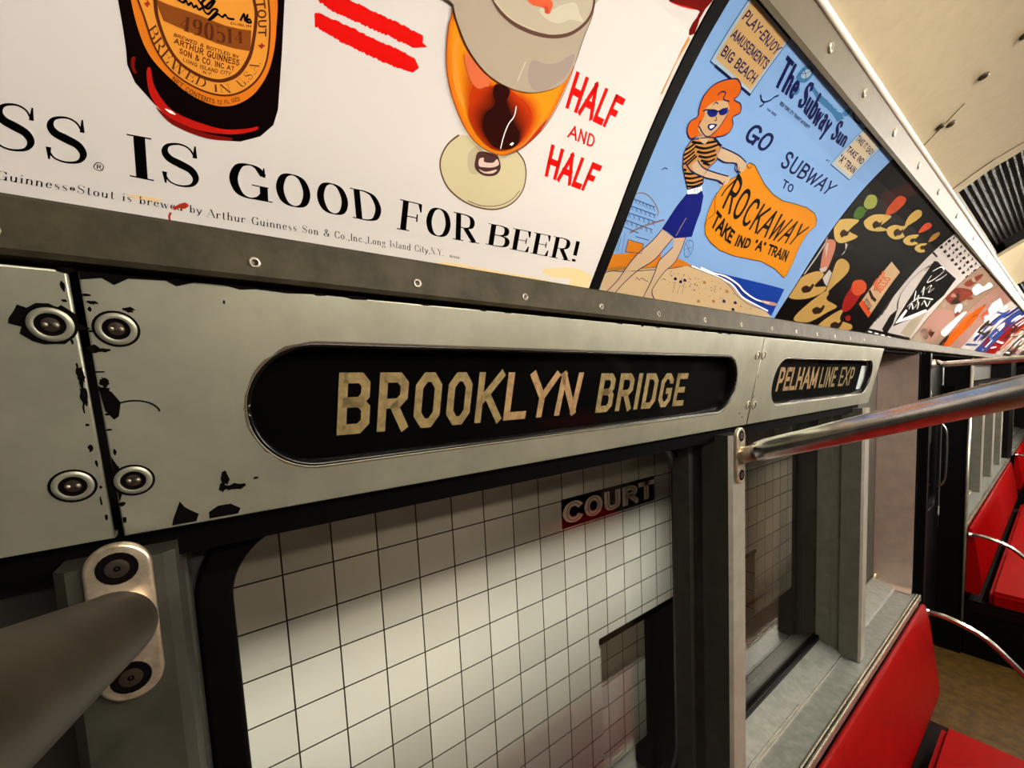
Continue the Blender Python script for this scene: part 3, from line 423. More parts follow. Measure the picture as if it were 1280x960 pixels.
 ('L','glassline',27,0.0022,[(0.1759,0.233),(0.1821,0.229),(0.1897,0.2268),(0.2012,0.2257),(0.2176,0.2273),(0.2338,0.2314),(0.2489,0.2388),(0.259,0.249),(0.2614,0.2579),(0.2582,0.2657)],1,0),
 ('L','footgl',28,0.0008,[(0.1795,0.2309),(0.1892,0.2281),(0.2006,0.2272),(0.2169,0.2289)],1,0),
 ('L','glassline',28,0.0006,[(0.2603,0.2626),(0.263,0.2545),(0.2621,0.2419),(0.2619,0.2246),(0.2608,0.2076),(0.2552,0.1868),(0.2466,0.1711),(0.2324,0.1554),(0.2183,0.147),(0.2071,0.1452),(0.1909,0.1473),(0.1763,0.1555),(0.1633,0.1689),(0.1557,0.1814),(0.1522,0.1929),(0.1508,0.2058),(0.1516,0.2177)],1,0),
 ('L','white',28,0.0009,[(0.2126,0.15),(0.213,0.1599),(0.2148,0.1683),(0.2183,0.1749),(0.2181,0.1817)],1,0),
 ('L','froth',28,0.0008,[(0.2137,0.1966),(0.2147,0.2027),(0.2164,0.2096)],1,0),
 ('P','wine',1,[(0.325,0.2919),(0.3323,0.2905),(0.3385,0.2914),(0.3469,0.2931),(0.3563,0.2955),(0.3656,0.2982),(0.3686,0.2983),(0.3688,0.2944),(0.3673,0.2904),(0.3676,0.2857),(0.3698,0.2831),(0.3721,0.2832),(0.3761,0.2861),(0.3746,0.2912),(0.3727,0.2952),(0.3733,0.3022),(0.3759,0.3085),(0.3733,0.3114)],0),
 ('P','winelt',2,[(0.3323,0.2905),(0.3385,0.2914),(0.3469,0.2931),(0.3563,0.2955),(0.3656,0.2982),(0.3555,0.2961),(0.3461,0.2937)],0),
 ('P','stain',1,[(0.3721,0.24),(0.3703,0.2472),(0.371,0.2596),(0.3697,0.2731),(0.3703,0.2798),(0.3709,0.2828),(0.3741,0.2808),(0.372,0.2681),(0.3712,0.2529),(0.3698,0.238)],0),
 ('P','stain2',1,[(0.2974,0.0587),(0.3114,0.0641),(0.3464,0.0682),(0.3734,0.0625),(0.3728,0.0557),(0.3746,0.0472),(0.3411,0.0472),(0.3422,0.0557),(0.3157,0.0541)],1),
 ('P','stain2',1,[(0.171,0.0472),(0.1864,0.0516),(0.2312,0.0512),(0.3055,0.0502),(0.3371,0.0476),(0.2635,0.044),(0.188,0.0445)],1),
 ('P','redmark',2,[(-0.0128,0.0573),(-0.0108,0.0578),(-0.0086,0.0596),(-0.0056,0.0612),(-0.004,0.0606),(-0.0038,0.0592),(-0.006,0.0573),(-0.0081,0.0569),(-0.0093,0.0571),(-0.0111,0.0553)],0),
 ('P','redmark',2,[(-0.014,0.0538),(-0.0129,0.0535),(-0.014,0.0509),(-0.0139,0.048),(-0.015,0.0454),(-0.0151,0.0483),(-0.0151,0.0511)],0),
 ('P','stain2',1,[(-0.0329,0.0598),(-0.0179,0.0604),(-0.0197,0.0586),(-0.0302,0.0581)],1),
]
ART['sun'] = [
 ('P','sand',1,[(0.3964,0.0425),(0.3919,0.0698),(0.4193,0.0772),(0.4949,0.0893),(0.5126,0.093),(0.5286,0.0996),(0.5539,0.1006),(0.5736,0.1004),(0.61,0.0971),(0.6539,0.0937),(0.69,0.0872),(0.7299,0.0752),(0.7849,0.0666),(0.8501,0.0587),(0.8836,0.0509),(0.8886,0.0473)],0),
 ('P','sea',1,[(0.5539,0.1006),(0.5729,0.1012),(0.6057,0.1014),(0.6829,0.1021),(0.8032,0.1035),(0.8685,0.1034),(0.8836,0.0524),(0.8501,0.0587),(0.7849,0.0666),(0.7299,0.0752),(0.69,0.0872),(0.6539,0.0937),(0.61,0.0971)],0),
 ('L','white',2,0.0022,[(0.5557,0.101),(0.5856,0.0989),(0.6123,0.0974),(0.6617,0.0935),(0.6914,0.0886),(0.7351,0.0757),(0.779,0.0694),(0.8583,0.0603)],1,0),
 ('L','white',2,0.0022,[(0.5784,0.1022),(0.6189,0.0994),(0.6553,0.0992),(0.7022,0.0924),(0.7325,0.0845),(0.7883,0.0758),(0.8454,0.0743)],1,0),
 ('L','navy',3,0.0008,[(0.5486,0.1004),(0.6042,0.097),(0.6471,0.094),(0.6878,0.0853),(0.7196,0.0754),(0.7792,0.0647),(0.8312,0.0615)],1,0),
 ('L','navy',3,0.0008,[(0.6327,0.099),(0.6858,0.0936),(0.7158,0.0852),(0.772,0.075),(0.8469,0.0687)],1,0),
 ('P','pink',2,[(0.8078,0.0764),(0.8566,0.0775),(0.8756,0.0757),(0.8713,0.0718),(0.8326,0.0717)],1),
 ('P','orange',2,[(0.5593,0.0871),(0.5607,0.0878),(0.5621,0.0865),(0.5609,0.0861)],0),
 ('P','navy',2,[(0.6377,0.0821),(0.6394,0.0822),(0.6402,0.0816),(0.6394,0.0813)],0),
 ('L','navy',2,0.0005,[(0.5457,0.0871),(0.5483,0.0864),(0.5499,0.0873)],1,0),
 ('L','navy',2,0.0005,[(0.5675,0.0839),(0.5691,0.0835),(0.5701,0.084)],1,0),
 ('P','navy',2,[(0.7467,0.0603),(0.75,0.0609),(0.7522,0.0593),(0.7497,0.0586)],0),
 ('L','navy',2,0.0005,[(0.5645,0.0844),(0.5658,0.0841),(0.5665,0.0845)],1,0),
 ('L','navy',2,0.0005,[(0.6375,0.0818),(0.6399,0.0813),(0.6413,0.082)],1,0),
 ('P','ink',2,[(0.6303,0.0793),(0.632,0.0796),(0.633,0.0788),(0.632,0.0785)],0),
 ('P','navy',2,[(0.5766,0.0739),(0.5779,0.0739),(0.5784,0.0735),(0.5779,0.0733)],0),
 ('P','navy',2,[(0.6385,0.0776),(0.6403,0.0776),(0.6409,0.0772),(0.6402,0.0769)],0),
 ('L','orange',2,0.0005,[(0.7538,0.0696),(0.756,0.0691),(0.7573,0.0697)],1,0),
 ('P','navy',2,[(0.5868,0.0778),(0.5875,0.0785),(0.5887,0.0774),(0.5882,0.0772)],0),
 ('P','navy',2,[(0.7081,0.0708),(0.7105,0.0704),(0.7107,0.0703),(0.71,0.07)],0),
 ('L','navy',2,0.0005,[(0.5184,0.0837),(0.5208,0.0831),(0.5222,0.0839)],1,0),
 ('L','orange',2,0.0005,[(0.5868,0.07),(0.5896,0.0694),(0.5912,0.0702)],1,0),
 ('L','orange',2,0.0005,[(0.5326,0.0794),(0.5341,0.079),(0.5349,0.0795)],1,0),
 ('L','navy',2,0.0005,[(0.5497,0.0793),(0.5508,0.079),(0.5515,0.0793)],1,0),
 ('L','navy',2,0.0005,[(0.5915,0.083),(0.5935,0.0826),(0.5946,0.0832)],1,0),
 ('L','navy',2,0.0005,[(0.5327,0.0878),(0.5347,0.0873),(0.5359,0.088)],1,0),
 ('L','navy',2,0.0005,[(0.6446,0.0747),(0.6479,0.0739),(0.6499,0.0749)],1,0),
 ('P','navy',2,[(0.7034,0.0771),(0.7054,0.0777),(0.7072,0.0764),(0.7057,0.076)],0),
 ('P','navy',2,[(0.5215,0.0827),(0.5234,0.083),(0.5245,0.082),(0.5231,0.0816)],0),
 ('P','navy',2,[(0.5478,0.0882),(0.549,0.0888),(0.55,0.0878),(0.5492,0.0875)],0),
 ('L','ink',2,0.0005,[(0.5309,0.075),(0.532,0.0746),(0.5328,0.075)],1,0),
 ('P','navy',2,[(0.6831,0.0651),(0.6849,0.0659),(0.6868,0.0643),(0.6853,0.0639)],0),
 ('L','navy',2,0.0005,[(0.753,0.0599),(0.7554,0.0594),(0.7568,0.06)],1,0),
 ('L','ink',2,0.0005,[(0.6782,0.0669),(0.6801,0.0665),(0.6811,0.067)],1,0),
 ('L','orange',2,0.0005,[(0.5878,0.0811),(0.589,0.0808),(0.5898,0.0812)],1,0),
 ('L','ink',2,0.0005,[(0.662,0.0881),(0.6636,0.0878),(0.6645,0.0883)],1,0),
 ('L','orange',2,0.0005,[(0.5232,0.0863),(0.5251,0.0858),(0.5262,0.0865)],1,0),
 ('P','navy',2,[(0.5539,0.0888),(0.5553,0.0885),(0.5555,0.0885),(0.5551,0.0883)],0),
 ('P','navy',2,[(0.7283,0.0646),(0.7317,0.0643),(0.7326,0.0638),(0.7308,0.0633)],0),
 ('L','ink',2,0.0005,[(0.6715,0.0802),(0.6746,0.0796),(0.6763,0.0804)],1,0),
 ('P','ink',2,[(0.5147,0.0883),(0.5159,0.0883),(0.5164,0.0879),(0.5159,0.0877)],0),
 ('P','navy',2,[(0.5365,0.0753),(0.5378,0.0756),(0.5387,0.0748),(0.5379,0.0745)],0),
 ('P','navy',2,[(0.7603,0.076),(0.7634,0.0766),(0.7657,0.0751),(0.7633,0.0744)],0),
 ('L','navy',2,0.0005,[(0.6383,0.066),(0.6398,0.0657),(0.6406,0.0661)],1,0),
 ('P','orange',2,[(0.6069,0.0678),(0.6101,0.0677),(0.6112,0.0669),(0.6092,0.0663)],0),
 ('P','navy',2,[(0.7272,0.0834),(0.7307,0.0838),(0.7328,0.0825),(0.7302,0.0818)],0),
 ('P','navy',2,[(0.6422,0.08),(0.6433,0.0806),(0.6446,0.0795),(0.6438,0.0792)],0),
 ('P','navy',2,[(0.5907,0.078),(0.5926,0.0789),(0.5944,0.0773),(0.5928,0.0768)],0),
 ('P','ink',2,[(0.6417,0.0772),(0.6433,0.078),(0.6451,0.0765),(0.6437,0.0761)],0),
 ('L','navy',2,0.0005,[(0.7236,0.0781),(0.7275,0.0773),(0.7296,0.0783)],1,0),
 ('L','orange',2,0.0005,[(0.6542,0.0811),(0.6571,0.0805),(0.6588,0.0813)],1,0),
 ('L','ink',2,0.0005,[(0.6305,0.0787),(0.6326,0.0782),(0.6338,0.0788)],1,0),
 ('L','navy',2,0.0005,[(0.5989,0.0752),(0.6009,0.0747),(0.6021,0.0753)],1,0),
 ('L','navy',2,0.0005,[(0.6567,0.0818),(0.6584,0.0814),(0.6594,0.0819)],1,0),
 ('P','navy',2,[(0.6819,0.0643),(0.6845,0.0648),(0.6862,0.0634),(0.6843,0.0629)],0),
 ('L','navy',2,0.0005,[(0.5139,0.0884),(0.5161,0.0879),(0.5175,0.0887)],1,0),
 ('P','orange',2,[(0.5498,0.0791),(0.5524,0.0788),(0.553,0.0784),(0.5515,0.0779)],0),
 ('L','navy',2,0.0005,[(0.7713,0.0582),(0.7747,0.0575),(0.7765,0.0583)],1,0),
 ('L','navy',2,0.0005,[(0.6716,0.0669),(0.6748,0.0662),(0.6767,0.0671)],1,0),
 ('P','navy',2,[(0.5661,0.08),(0.5674,0.0805),(0.5685,0.0795),(0.5676,0.0792)],0),
 ('P','orange',2,[(0.6791,0.062),(0.6822,0.0616),(0.6829,0.0613),(0.6813,0.0609)],0),
 ('L','navy',2,0.0005,[(0.6164,0.0759),(0.618,0.0755),(0.6189,0.076)],1,0),
 ('P','orange',2,[(0.657,0.0797),(0.6591,0.0805),(0.661,0.079),(0.6593,0.0785)],0),
 ('P','navy',2,[(0.7853,0.0594),(0.7881,0.0599),(0.7903,0.0584),(0.7882,0.0579)],0),
 ('P','orange',2,[(0.5661,0.0848),(0.5691,0.0848),(0.5701,0.084),(0.5682,0.0835)],0),
 ('L','navy',2,0.0005,[(0.5631,0.0835),(0.5644,0.0832),(0.5652,0.0836)],1,0),
 ('L','navy',2,0.0005,[(0.655,0.0649),(0.6563,0.0646),(0.6571,0.065)],1,0),
 ('L','navy',2,0.0005,[(0.5663,0.0719),(0.5676,0.0716),(0.5684,0.072)],1,0),
 ('L','navy',2,0.0005,[(0.5854,0.0716),(0.5879,0.071),(0.5894,0.0717)],1,0),
 ('L','ink',2,0.0005,[(0.7471,0.0662),(0.7496,0.0657),(0.7509,0.0663)],1,0),
 ('P','navy',2,[(0.5466,0.082),(0.549,0.0823),(0.5503,0.0812),(0.5485,0.0807)],0),
 ('P','navy',2,[(0.5564,0.0739),(0.5583,0.0741),(0.5593,0.0733),(0.558,0.0729)],0),
 ('L','navy',2,0.0005,[(0.598,0.0854),(0.6,0.085),(0.6011,0.0856)],1,0),
 ('L','navy',2,0.0005,[(0.5242,0.075),(0.5254,0.0747),(0.526,0.0751)],1,0),
 ('P','navy',2,[(0.5148,0.0855),(0.5167,0.0855),(0.5174,0.085),(0.5163,0.0846)],0),
 ('L','orange',2,0.0005,[(0.7416,0.057),(0.744,0.0565),(0.7453,0.0571)],1,0),
 ('L','navy',2,0.0005,[(0.5546,0.0807),(0.5562,0.0803),(0.5572,0.0808)],1,0),
 ('L','navy',2,0.0005,[(0.644,0.0883),(0.6458,0.0879),(0.6468,0.0885)],1,0),
 ('P','navy',2,[(0.59,0.0711),(0.5922,0.072),(0.594,0.0703),(0.5921,0.0698)],0),
 ('L','navy',2,0.0005,[(0.5771,0.087),(0.5793,0.0864),(0.5806,0.0871)],1,0),
 ('L','navy',2,0.0005,[(0.5851,0.0874),(0.5872,0.0869),(0.5883,0.0875)],1,0),
 ('P','navy',2,[(0.564,0.0852),(0.5657,0.0853),(0.5665,0.0848),(0.5655,0.0844)],0),
 ('P','ink',2,[(0.5829,0.079),(0.585,0.0798),(0.5869,0.0782),(0.585,0.0776)],0),
 ('P','navy',2,[(0.583,0.0706),(0.5843,0.0704),(0.5847,0.0702),(0.5843,0.07)],0),
 ('P','navy',2,[(0.5731,0.0752),(0.5754,0.0757),(0.5769,0.0744),(0.5751,0.0738)],0),
 ('L','orange',2,0.0005,[(0.6451,0.0884),(0.6474,0.0879),(0.6487,0.0886)],1,0),
 ('P','navy',2,[(0.6341,0.0757),(0.6371,0.0758),(0.6384,0.0749),(0.6364,0.0743)],0),
 ('L','orange',2,0.0005,[(0.5448,0.0886),(0.5474,0.0879),(0.549,0.0888)],1,0),
 ('P','orange',2,[(0.6094,0.0754),(0.6113,0.0754),(0.6121,0.0748),(0.6111,0.0745)],0),
 ('L','navy',2,0.0005,[(0.6215,0.0885),(0.6239,0.0879),(0.6253,0.0887)],1,0),
 ('L','navy',2,0.0005,[(0.655,0.0811),(0.6577,0.0805),(0.6591,0.0813)],1,0),
 ('P','orange',2,[(0.5651,0.085),(0.5676,0.0851),(0.5687,0.0842),(0.567,0.0837)],0),
 ('P','navy',2,[(0.6408,0.0841),(0.6429,0.0839),(0.6434,0.0836),(0.6425,0.0833)],0),
 ('L','ink',2,0.0005,[(0.7577,0.0809),(0.7608,0.0803),(0.7625,0.0811)],1,0),
 ('L','navy',2,0.0005,[(0.6895,0.0613),(0.6926,0.0606),(0.6944,0.0614)],1,0),
 ('L','navy',2,0.0005,[(0.5737,0.0778),(0.5762,0.0772),(0.5776,0.0779)],1,0),
 ('P','navy',3,[(0.5299,0.0789),(0.5293,0.0822),(0.5336,0.0823),(0.5382,0.0795),(0.5348,0.0782)],0),
 ('P','navy',3,[(0.5449,0.0765),(0.5442,0.0798),(0.5487,0.08),(0.5535,0.0771),(0.55,0.0758)],0),
 ('P','navy',3,[(0.5528,0.0796),(0.5521,0.083),(0.5566,0.0831),(0.5615,0.0803),(0.558,0.079)],0),
 ('P','ochre',3,[(0.613,0.0545),(0.6122,0.0582),(0.6173,0.0582),(0.623,0.0549),(0.619,0.0536)],0),
 ('P','ochre',3,[(0.6539,0.0584),(0.6528,0.0622),(0.6584,0.0623),(0.6646,0.0589),(0.6604,0.0575)],0),
 ('P','navy',3,[(0.6843,0.0613),(0.6831,0.0652),(0.6889,0.0653),(0.6955,0.0619),(0.6911,0.0605)],0),
 ('P','navy',3,[(0.7212,0.0623),(0.7197,0.0663),(0.7259,0.0664),(0.7332,0.0629),(0.7285,0.0614)],0),
 ('P','navy',3,[(0.7261,0.0508),(0.7246,0.0549),(0.7309,0.055),(0.7383,0.0513),(0.7335,0.0498)],0),
 ('P','ochre',3,[(0.6033,0.0825),(0.6023,0.086),(0.6073,0.0862),(0.6128,0.0832),(0.609,0.0819)],0),
 ('P','ochre',3,[(0.6771,0.0769),(0.6758,0.0807),(0.6815,0.0808),(0.6881,0.0776),(0.6838,0.0761)],0),
 ('L','navy',2,0.0006,[(0.4522,0.0682),(0.4525,0.0722),(0.4594,0.0691),(0.4618,0.0724),(0.4711,0.0706),(0.4784,0.0695)],0,0),
 ('L','navy',2,0.0006,[(0.5355,0.0766),(0.5428,0.0612)],0,0),
 ('L','navy',2,0.0006,[(0.5507,0.0742),(0.5541,0.0613)],0,0),
 ('L','navy',2,0.0006,[(0.5585,0.0784),(0.5657,0.0615)],0,0),
 ('L','navy',2,0.0006,[(0.5038,0.0737),(0.5063,0.0771),(0.5142,0.0761)],0,0),
 ('P','orange',1,[(0.3931,0.0915),(0.4179,0.0969),(0.4351,0.1014),(0.4634,0.1045),(0.4781,0.1084),(0.4897,0.0894),(0.4169,0.0765),(0.3925,0.072),(0.3912,0.0822)],0),
 ('P','orange',1,[(0.409,0.111),(0.4387,0.1109),(0.4418,0.1003),(0.4124,0.0974)],0),
 ('P','orange',2,[(0.5058,0.1012),(0.5107,0.1058),(0.5311,0.105),(0.5568,0.1016),(0.5375,0.0978),(0.5103,0.0915)],0),
 ('P','ochre',2,[(0.3909,0.0747),(0.4145,0.0802),(0.4473,0.0839),(0.4881,0.0915),(0.4897,0.0894),(0.4174,0.0758),(0.3927,0.0717)],0),
 ('L','navy',3,0.0009,[(0.3927,0.0699),(0.4046,0.0737),(0.4206,0.0751),(0.4502,0.08),(0.4896,0.0874),(0.5135,0.0919),(0.5371,0.0982)],1,0),
 ('L','navy',3,0.0006,[(0.409,0.111),(0.4387,0.1109),(0.4418,0.1003),(0.4124,0.0974)],0,1),
 ('L','bluel',2,0.0008,[(0.3934,0.151),(0.4319,0.1508)],0,0),
 ('L','bluel',2,0.0008,[(0.3915,0.1438),(0.4391,0.1437)],0,0),
 ('L','bluel',2,0.0008,[(0.3914,0.1368),(0.443,0.1371)],0,0),
 ('L','bluel',2,0.0008,[(0.3925,0.1292),(0.4435,0.1282)],0,0),
 ('L','bluel',2,0.0008,[(0.3933,0.1221),(0.422,0.1204)],0,0),
 ('L','bluel',2,0.0008,[(0.4191,0.1161),(0.4453,0.1164)],0,0),
 ('L','bluel',2,0.0005,[(0.3946,0.1512),(0.4012,0.1477)],0,0),
 ('L','bluel',2,0.0005,[(0.3992,0.1515),(0.3971,0.1474)],0,0),
 ('L','bluel',2,0.0005,[(0.4009,0.1512),(0.4076,0.1477)],0,0),
 ('L','bluel',2,0.0005,[(0.4056,0.1516),(0.4035,0.1474)],0,0),
 ('L','bluel',2,0.0005,[(0.4074,0.1512),(0.4142,0.1476)],0,0),
 ('L','bluel',2,0.0005,[(0.4121,0.1516),(0.4099,0.1474)],0,0),
 ('L','bluel',2,0.0005,[(0.4139,0.1512),(0.4209,0.1476)],0,0),
 ('L','bluel',2,0.0005,[(0.4187,0.1516),(0.4166,0.1473)],0,0),
 ('L','bluel',2,0.0005,[(0.4205,0.1512),(0.4277,0.1476)],0,0),
 ('L','bluel',2,0.0005,[(0.4254,0.1516),(0.4233,0.1473)],0,0),
 ('L','bluel',2,0.0005,[(0.4273,0.1512),(0.4346,0.1475)],0,0),
 ('L','bluel',2,0.0005,[(0.4322,0.1516),(0.4301,0.1473)],0,0),
 ('L','bluel',2,0.0005,[(0.3927,0.1439),(0.3993,0.1403)],0,0),
 ('L','bluel',2,0.0005,[(0.3973,0.1442),(0.3952,0.1401)],0,0),
 ('L','bluel',2,0.0005,[(0.4006,0.1439),(0.4074,0.1403)],0,0),
 ('L','bluel',2,0.0005,[(0.4053,0.1442),(0.4031,0.14)],0,0),
 ('L','bluel',2,0.0005,[(0.4086,0.1438),(0.4156,0.1402)],0,0),
 ('L','bluel',2,0.0005,[(0.4134,0.1442),(0.4113,0.14)],0,0),
 ('L','bluel',2,0.0005,[(0.4169,0.1438),(0.424,0.1401)],0,0),
 ('L','bluel',2,0.0005,[(0.4217,0.1442),(0.4196,0.1399)],0,0),
 ('L','bluel',2,0.0005,[(0.4252,0.1438),(0.4325,0.1401)],0,0),
 ('L','bluel',2,0.0005,[(0.4302,0.1442),(0.428,0.1398)],0,0),
 ('L','bluel',2,0.0005,[(0.4338,0.1438),(0.4413,0.14)],0,0),
 ('L','bluel',2,0.0005,[(0.4388,0.1442),(0.4367,0.1398)],0,0),
 ('L','bluel',2,0.0005,[(0.3927,0.1365),(0.3993,0.1328)],0,0),
 ('L','bluel',2,0.0005,[(0.3973,0.1368),(0.3952,0.1326)],0,0),
 ('L','bluel',2,0.0005,[(0.4013,0.1365),(0.4081,0.1327)],0,0),
 ('L','bluel',2,0.0005,[(0.406,0.1368),(0.4038,0.1325)],0,0),
 ('L','bluel',2,0.0005,[(0.41,0.1365),(0.417,0.1327)],0,0),
 ('L','bluel',2,0.0005,[(0.4148,0.1368),(0.4127,0.1325)],0,0),
 ('L','bluel',2,0.0005,[(0.4189,0.1365),(0.4261,0.1327)],0,0),
 ('L','bluel',2,0.0005,[(0.4238,0.1369),(0.4217,0.1325)],0,0),
 ('L','bluel',2,0.0005,[(0.4281,0.1366),(0.4355,0.1327)],0,0),
 ('L','bluel',2,0.0005,[(0.4331,0.1369),(0.4309,0.1325)],0,0),
 ('L','bluel',2,0.0005,[(0.4374,0.1366),(0.445,0.1327)],0,0),
 ('L','bluel',2,0.0005,[(0.4425,0.1369),(0.4404,0.1325)],0,0),
 ('L','bluel',2,0.0005,[(0.3931,0.1291),(0.3998,0.1253)],0,0),
 ('L','bluel',2,0.0005,[(0.3977,0.1294),(0.3956,0.1252)],0,0),
 ('L','bluel',2,0.0005,[(0.4018,0.129),(0.4087,0.1251)],0,0),
 ('L','bluel',2,0.0005,[(0.4065,0.1293),(0.4044,0.125)],0,0),
 ('L','bluel',2,0.0005,[(0.4107,0.1289),(0.4178,0.125)],0,0),
 ('L','bluel',2,0.0005,[(0.4155,0.1292),(0.4134,0.1248)],0,0),
 ('L','bluel',2,0.0005,[(0.4197,0.1287),(0.427,0.1248)],0,0),
 ('L','bluel',2,0.0005,[(0.4247,0.129),(0.4225,0.1246)],0,0),
 ('L','bluel',2,0.0005,[(0.429,0.1286),(0.4365,0.1246)],0,0),
 ('L','bluel',2,0.0005,[(0.4341,0.1289),(0.4319,0.1244)],0,0),
 ('L','bluel',2,0.0005,[(0.4385,0.1285),(0.4463,0.1244)],0,0),
 ('L','bluel',2,0.0005,[(0.4437,0.1287),(0.4416,0.1242)],0,0),
 ('L','bluel',2,0.0006,[(0.3956,0.1119),(0.4004,0.0958)],0,0),
 ('L','bluel',2,0.0006,[(0.3998,0.116),(0.4077,0.0952)],0,0),
 ('L','bluel',2,0.0006,[(0.3948,0.1068),(0.3967,0.0952)],0,0),
 ('L','bluel',2,0.0006,[(0.4108,0.1096),(0.413,0.0978)],0,0),
 ('L','brown',3,0.0009,[(0.3906,0.1552),(0.4037,0.1594),(0.4184,0.1581),(0.4321,0.1532),(0.4411,0.1478),(0.4425,0.1432)],1,0),
 ('L','brown',3,0.0009,[(0.4069,0.1176),(0.4299,0.1299),(0.4585,0.1422)],1,0),
 ('L','brown',3,0.0009,[(0.4072,0.1193),(0.429,0.1311),(0.4567,0.1425)],1,0),
 ('L','bluel',3,0.0008,[(0.5237,0.1301),(0.5338,0.129),(0.5398,0.1203),(0.5385,0.1111),(0.5297,0.1108),(0.5207,0.1191),(0.5196,0.1265)],1,1),
 ('L','bluel',3,0.0005,[(0.5237,0.1301),(0.5377,0.11)],0,0),
 ('L','bluel',3,0.0005,[(0.5221,0.1174),(0.5374,0.1238)],0,0),
 ('L','bluel',3,0.0005,[(0.5181,0.1263),(0.5411,0.1145)],0,0),
 ('P','skin',3,[(0.4599,0.1322),(0.4916,0.1269),(0.4815,0.1145),(0.4732,0.1001),(0.4686,0.0956),(0.4494,0.081),(0.4324,0.0615),(0.4221,0.0448),(0.4049,0.0449),(0.4191,0.0641),(0.4266,0.0838),(0.4356,0.1006),(0.4513,0.1166)],0),
 ('P','skin',4,[(0.4911,0.1275),(0.5143,0.1327),(0.516,0.1183),(0.5151,0.1006),(0.5029,0.0878),(0.4967,0.0718),(0.4951,0.0581),(0.513,0.0457),(0.5073,0.0438),(0.4834,0.0454),(0.4839,0.0527),(0.4844,0.0703),(0.4829,0.0841),(0.4817,0.0975),(0.4897,0.1083),(0.4963,0.1169)],0),
 ('L','navy',5,0.0014,[(0.4604,0.1314),(0.4513,0.1166),(0.4362,0.0998),(0.4268,0.0834),(0.4193,0.0637),(0.4054,0.0449)],1,0),
 ('L','navy',5,0.0014,[(0.4881,0.1263),(0.4815,0.1145),(0.47,0.0958),(0.4494,0.081),(0.4324,0.0615),(0.4224,0.0452)],1,0),
 ('L','navy',5,0.0014,[(0.4963,0.1169),(0.4889,0.1073),(0.4814,0.0971),(0.4831,0.0837),(0.4843,0.0682),(0.4833,0.0464),(0.4946,0.0448),(0.5126,0.0448)],1,0),
 ('L','navy',5,0.0014,[(0.5131,0.132),(0.5158,0.1164),(0.5143,0.0995),(0.5033,0.0873),(0.4967,0.0718),(0.4955,0.0576),(0.513,0.0457)],1,0),
 ('P','navyf',5,[(0.477,0.1753),(0.4965,0.1792),(0.5023,0.1844),(0.5103,0.1803),(0.5191,0.1648),(0.5214,0.1509),(0.5251,0.1347),(0.5088,0.1308),(0.4916,0.1269),(0.4744,0.131),(0.4599,0.1322),(0.4641,0.145),(0.4699,0.1613),(0.4747,0.1706)],0),
 ('L','skin',6,0.0009,[(0.4923,0.1301),(0.494,0.1403),(0.4968,0.1523)],0,0),
 ('P','white',6,[(0.4746,0.1785),(0.4932,0.186),(0.4973,0.1887),(0.5025,0.1849),(0.4957,0.18),(0.4787,0.1751)],0),
 ('L','navy',7,0.0008,[(0.4863,0.1835),(0.4918,0.1791)],0,0),
 ('L','navy',7,0.0008,[(0.4912,0.1846),(0.4968,0.1803)],0,0),
 ('L','navy',7,0.0008,[(0.4962,0.1858),(0.5019,0.1814)],0,0),
 ('P','tan',5,[(0.44,0.2123),(0.4427,0.2213),(0.4554,0.2266),(0.474,0.2327),(0.4963,0.2308),(0.4967,0.2241),(0.5009,0.2167),(0.4947,0.2084),(0.4918,0.1985),(0.4972,0.1917),(0.4957,0.1881),(0.4755,0.1797),(0.4616,0.1879),(0.4485,0.1969),(0.4408,0.2067)],0),
 ('L','ink',6,0.0024,[(0.4406,0.211),(0.4458,0.2153),(0.4518,0.2213)],1,0),
 ('L','ink',6,0.0024,[(0.4421,0.2063),(0.4493,0.2119),(0.4535,0.2167)],1,0),
 ('L','ink',6,0.0024,[(0.4449,0.2027),(0.4505,0.2076),(0.4565,0.2139)],1,0),
 ('L','ink',6,0.0024,[(0.4481,0.199),(0.4537,0.2043),(0.4601,0.2119)],1,0),
 ('L','ink',6,0.0024,[(0.4548,0.2),(0.4587,0.2055),(0.4638,0.2114)],1,0),
 ('L','ink',6,0.0024,[(0.4442,0.2199),(0.4595,0.2228),(0.4735,0.2274),(0.4846,0.232)],1,0),
 ('L','ink',6,0.0024,[(0.4524,0.2179),(0.4687,0.2202),(0.4821,0.2257),(0.4899,0.2305)],1,0),
 ('L','ink',6,0.0024,[(0.4601,0.2149),(0.4749,0.2174),(0.4903,0.2243)],1,0),
 ('L','ink',6,0.0024,[(0.4663,0.2121),(0.4813,0.2146),(0.4954,0.2214)],1,0),
 ('L','ink',6,0.0024,[(0.4737,0.2095),(0.4876,0.2119),(0.4969,0.2172)],1,0),
 ('L','ink',6,0.0024,[(0.4771,0.2328),(0.4892,0.2311)],1,0),
 ('L','ink',6,0.0024,[(0.4846,0.232),(0.4949,0.2297)],1,0),
 ('L','ink',6,0.0024,[(0.4521,0.1948),(0.4576,0.1954)],1,0),
 ('L','ink',6,0.0024,[(0.4562,0.192),(0.4669,0.1939),(0.4762,0.1975)],1,0),
 ('L','ink',6,0.0024,[(0.461,0.1885),(0.4732,0.1907),(0.4907,0.1979)],1,0),
 ('L','ink',6,0.0024,[(0.4658,0.185),(0.4796,0.1875),(0.4942,0.1945)],1,0),
 ('L','ink',6,0.0024,[(0.4704,0.1818),(0.485,0.1852),(0.4972,0.1917)],1,0),
 ('L','ink',6,0.0024,[(0.4794,0.2087),(0.4934,0.2097)],1,0),
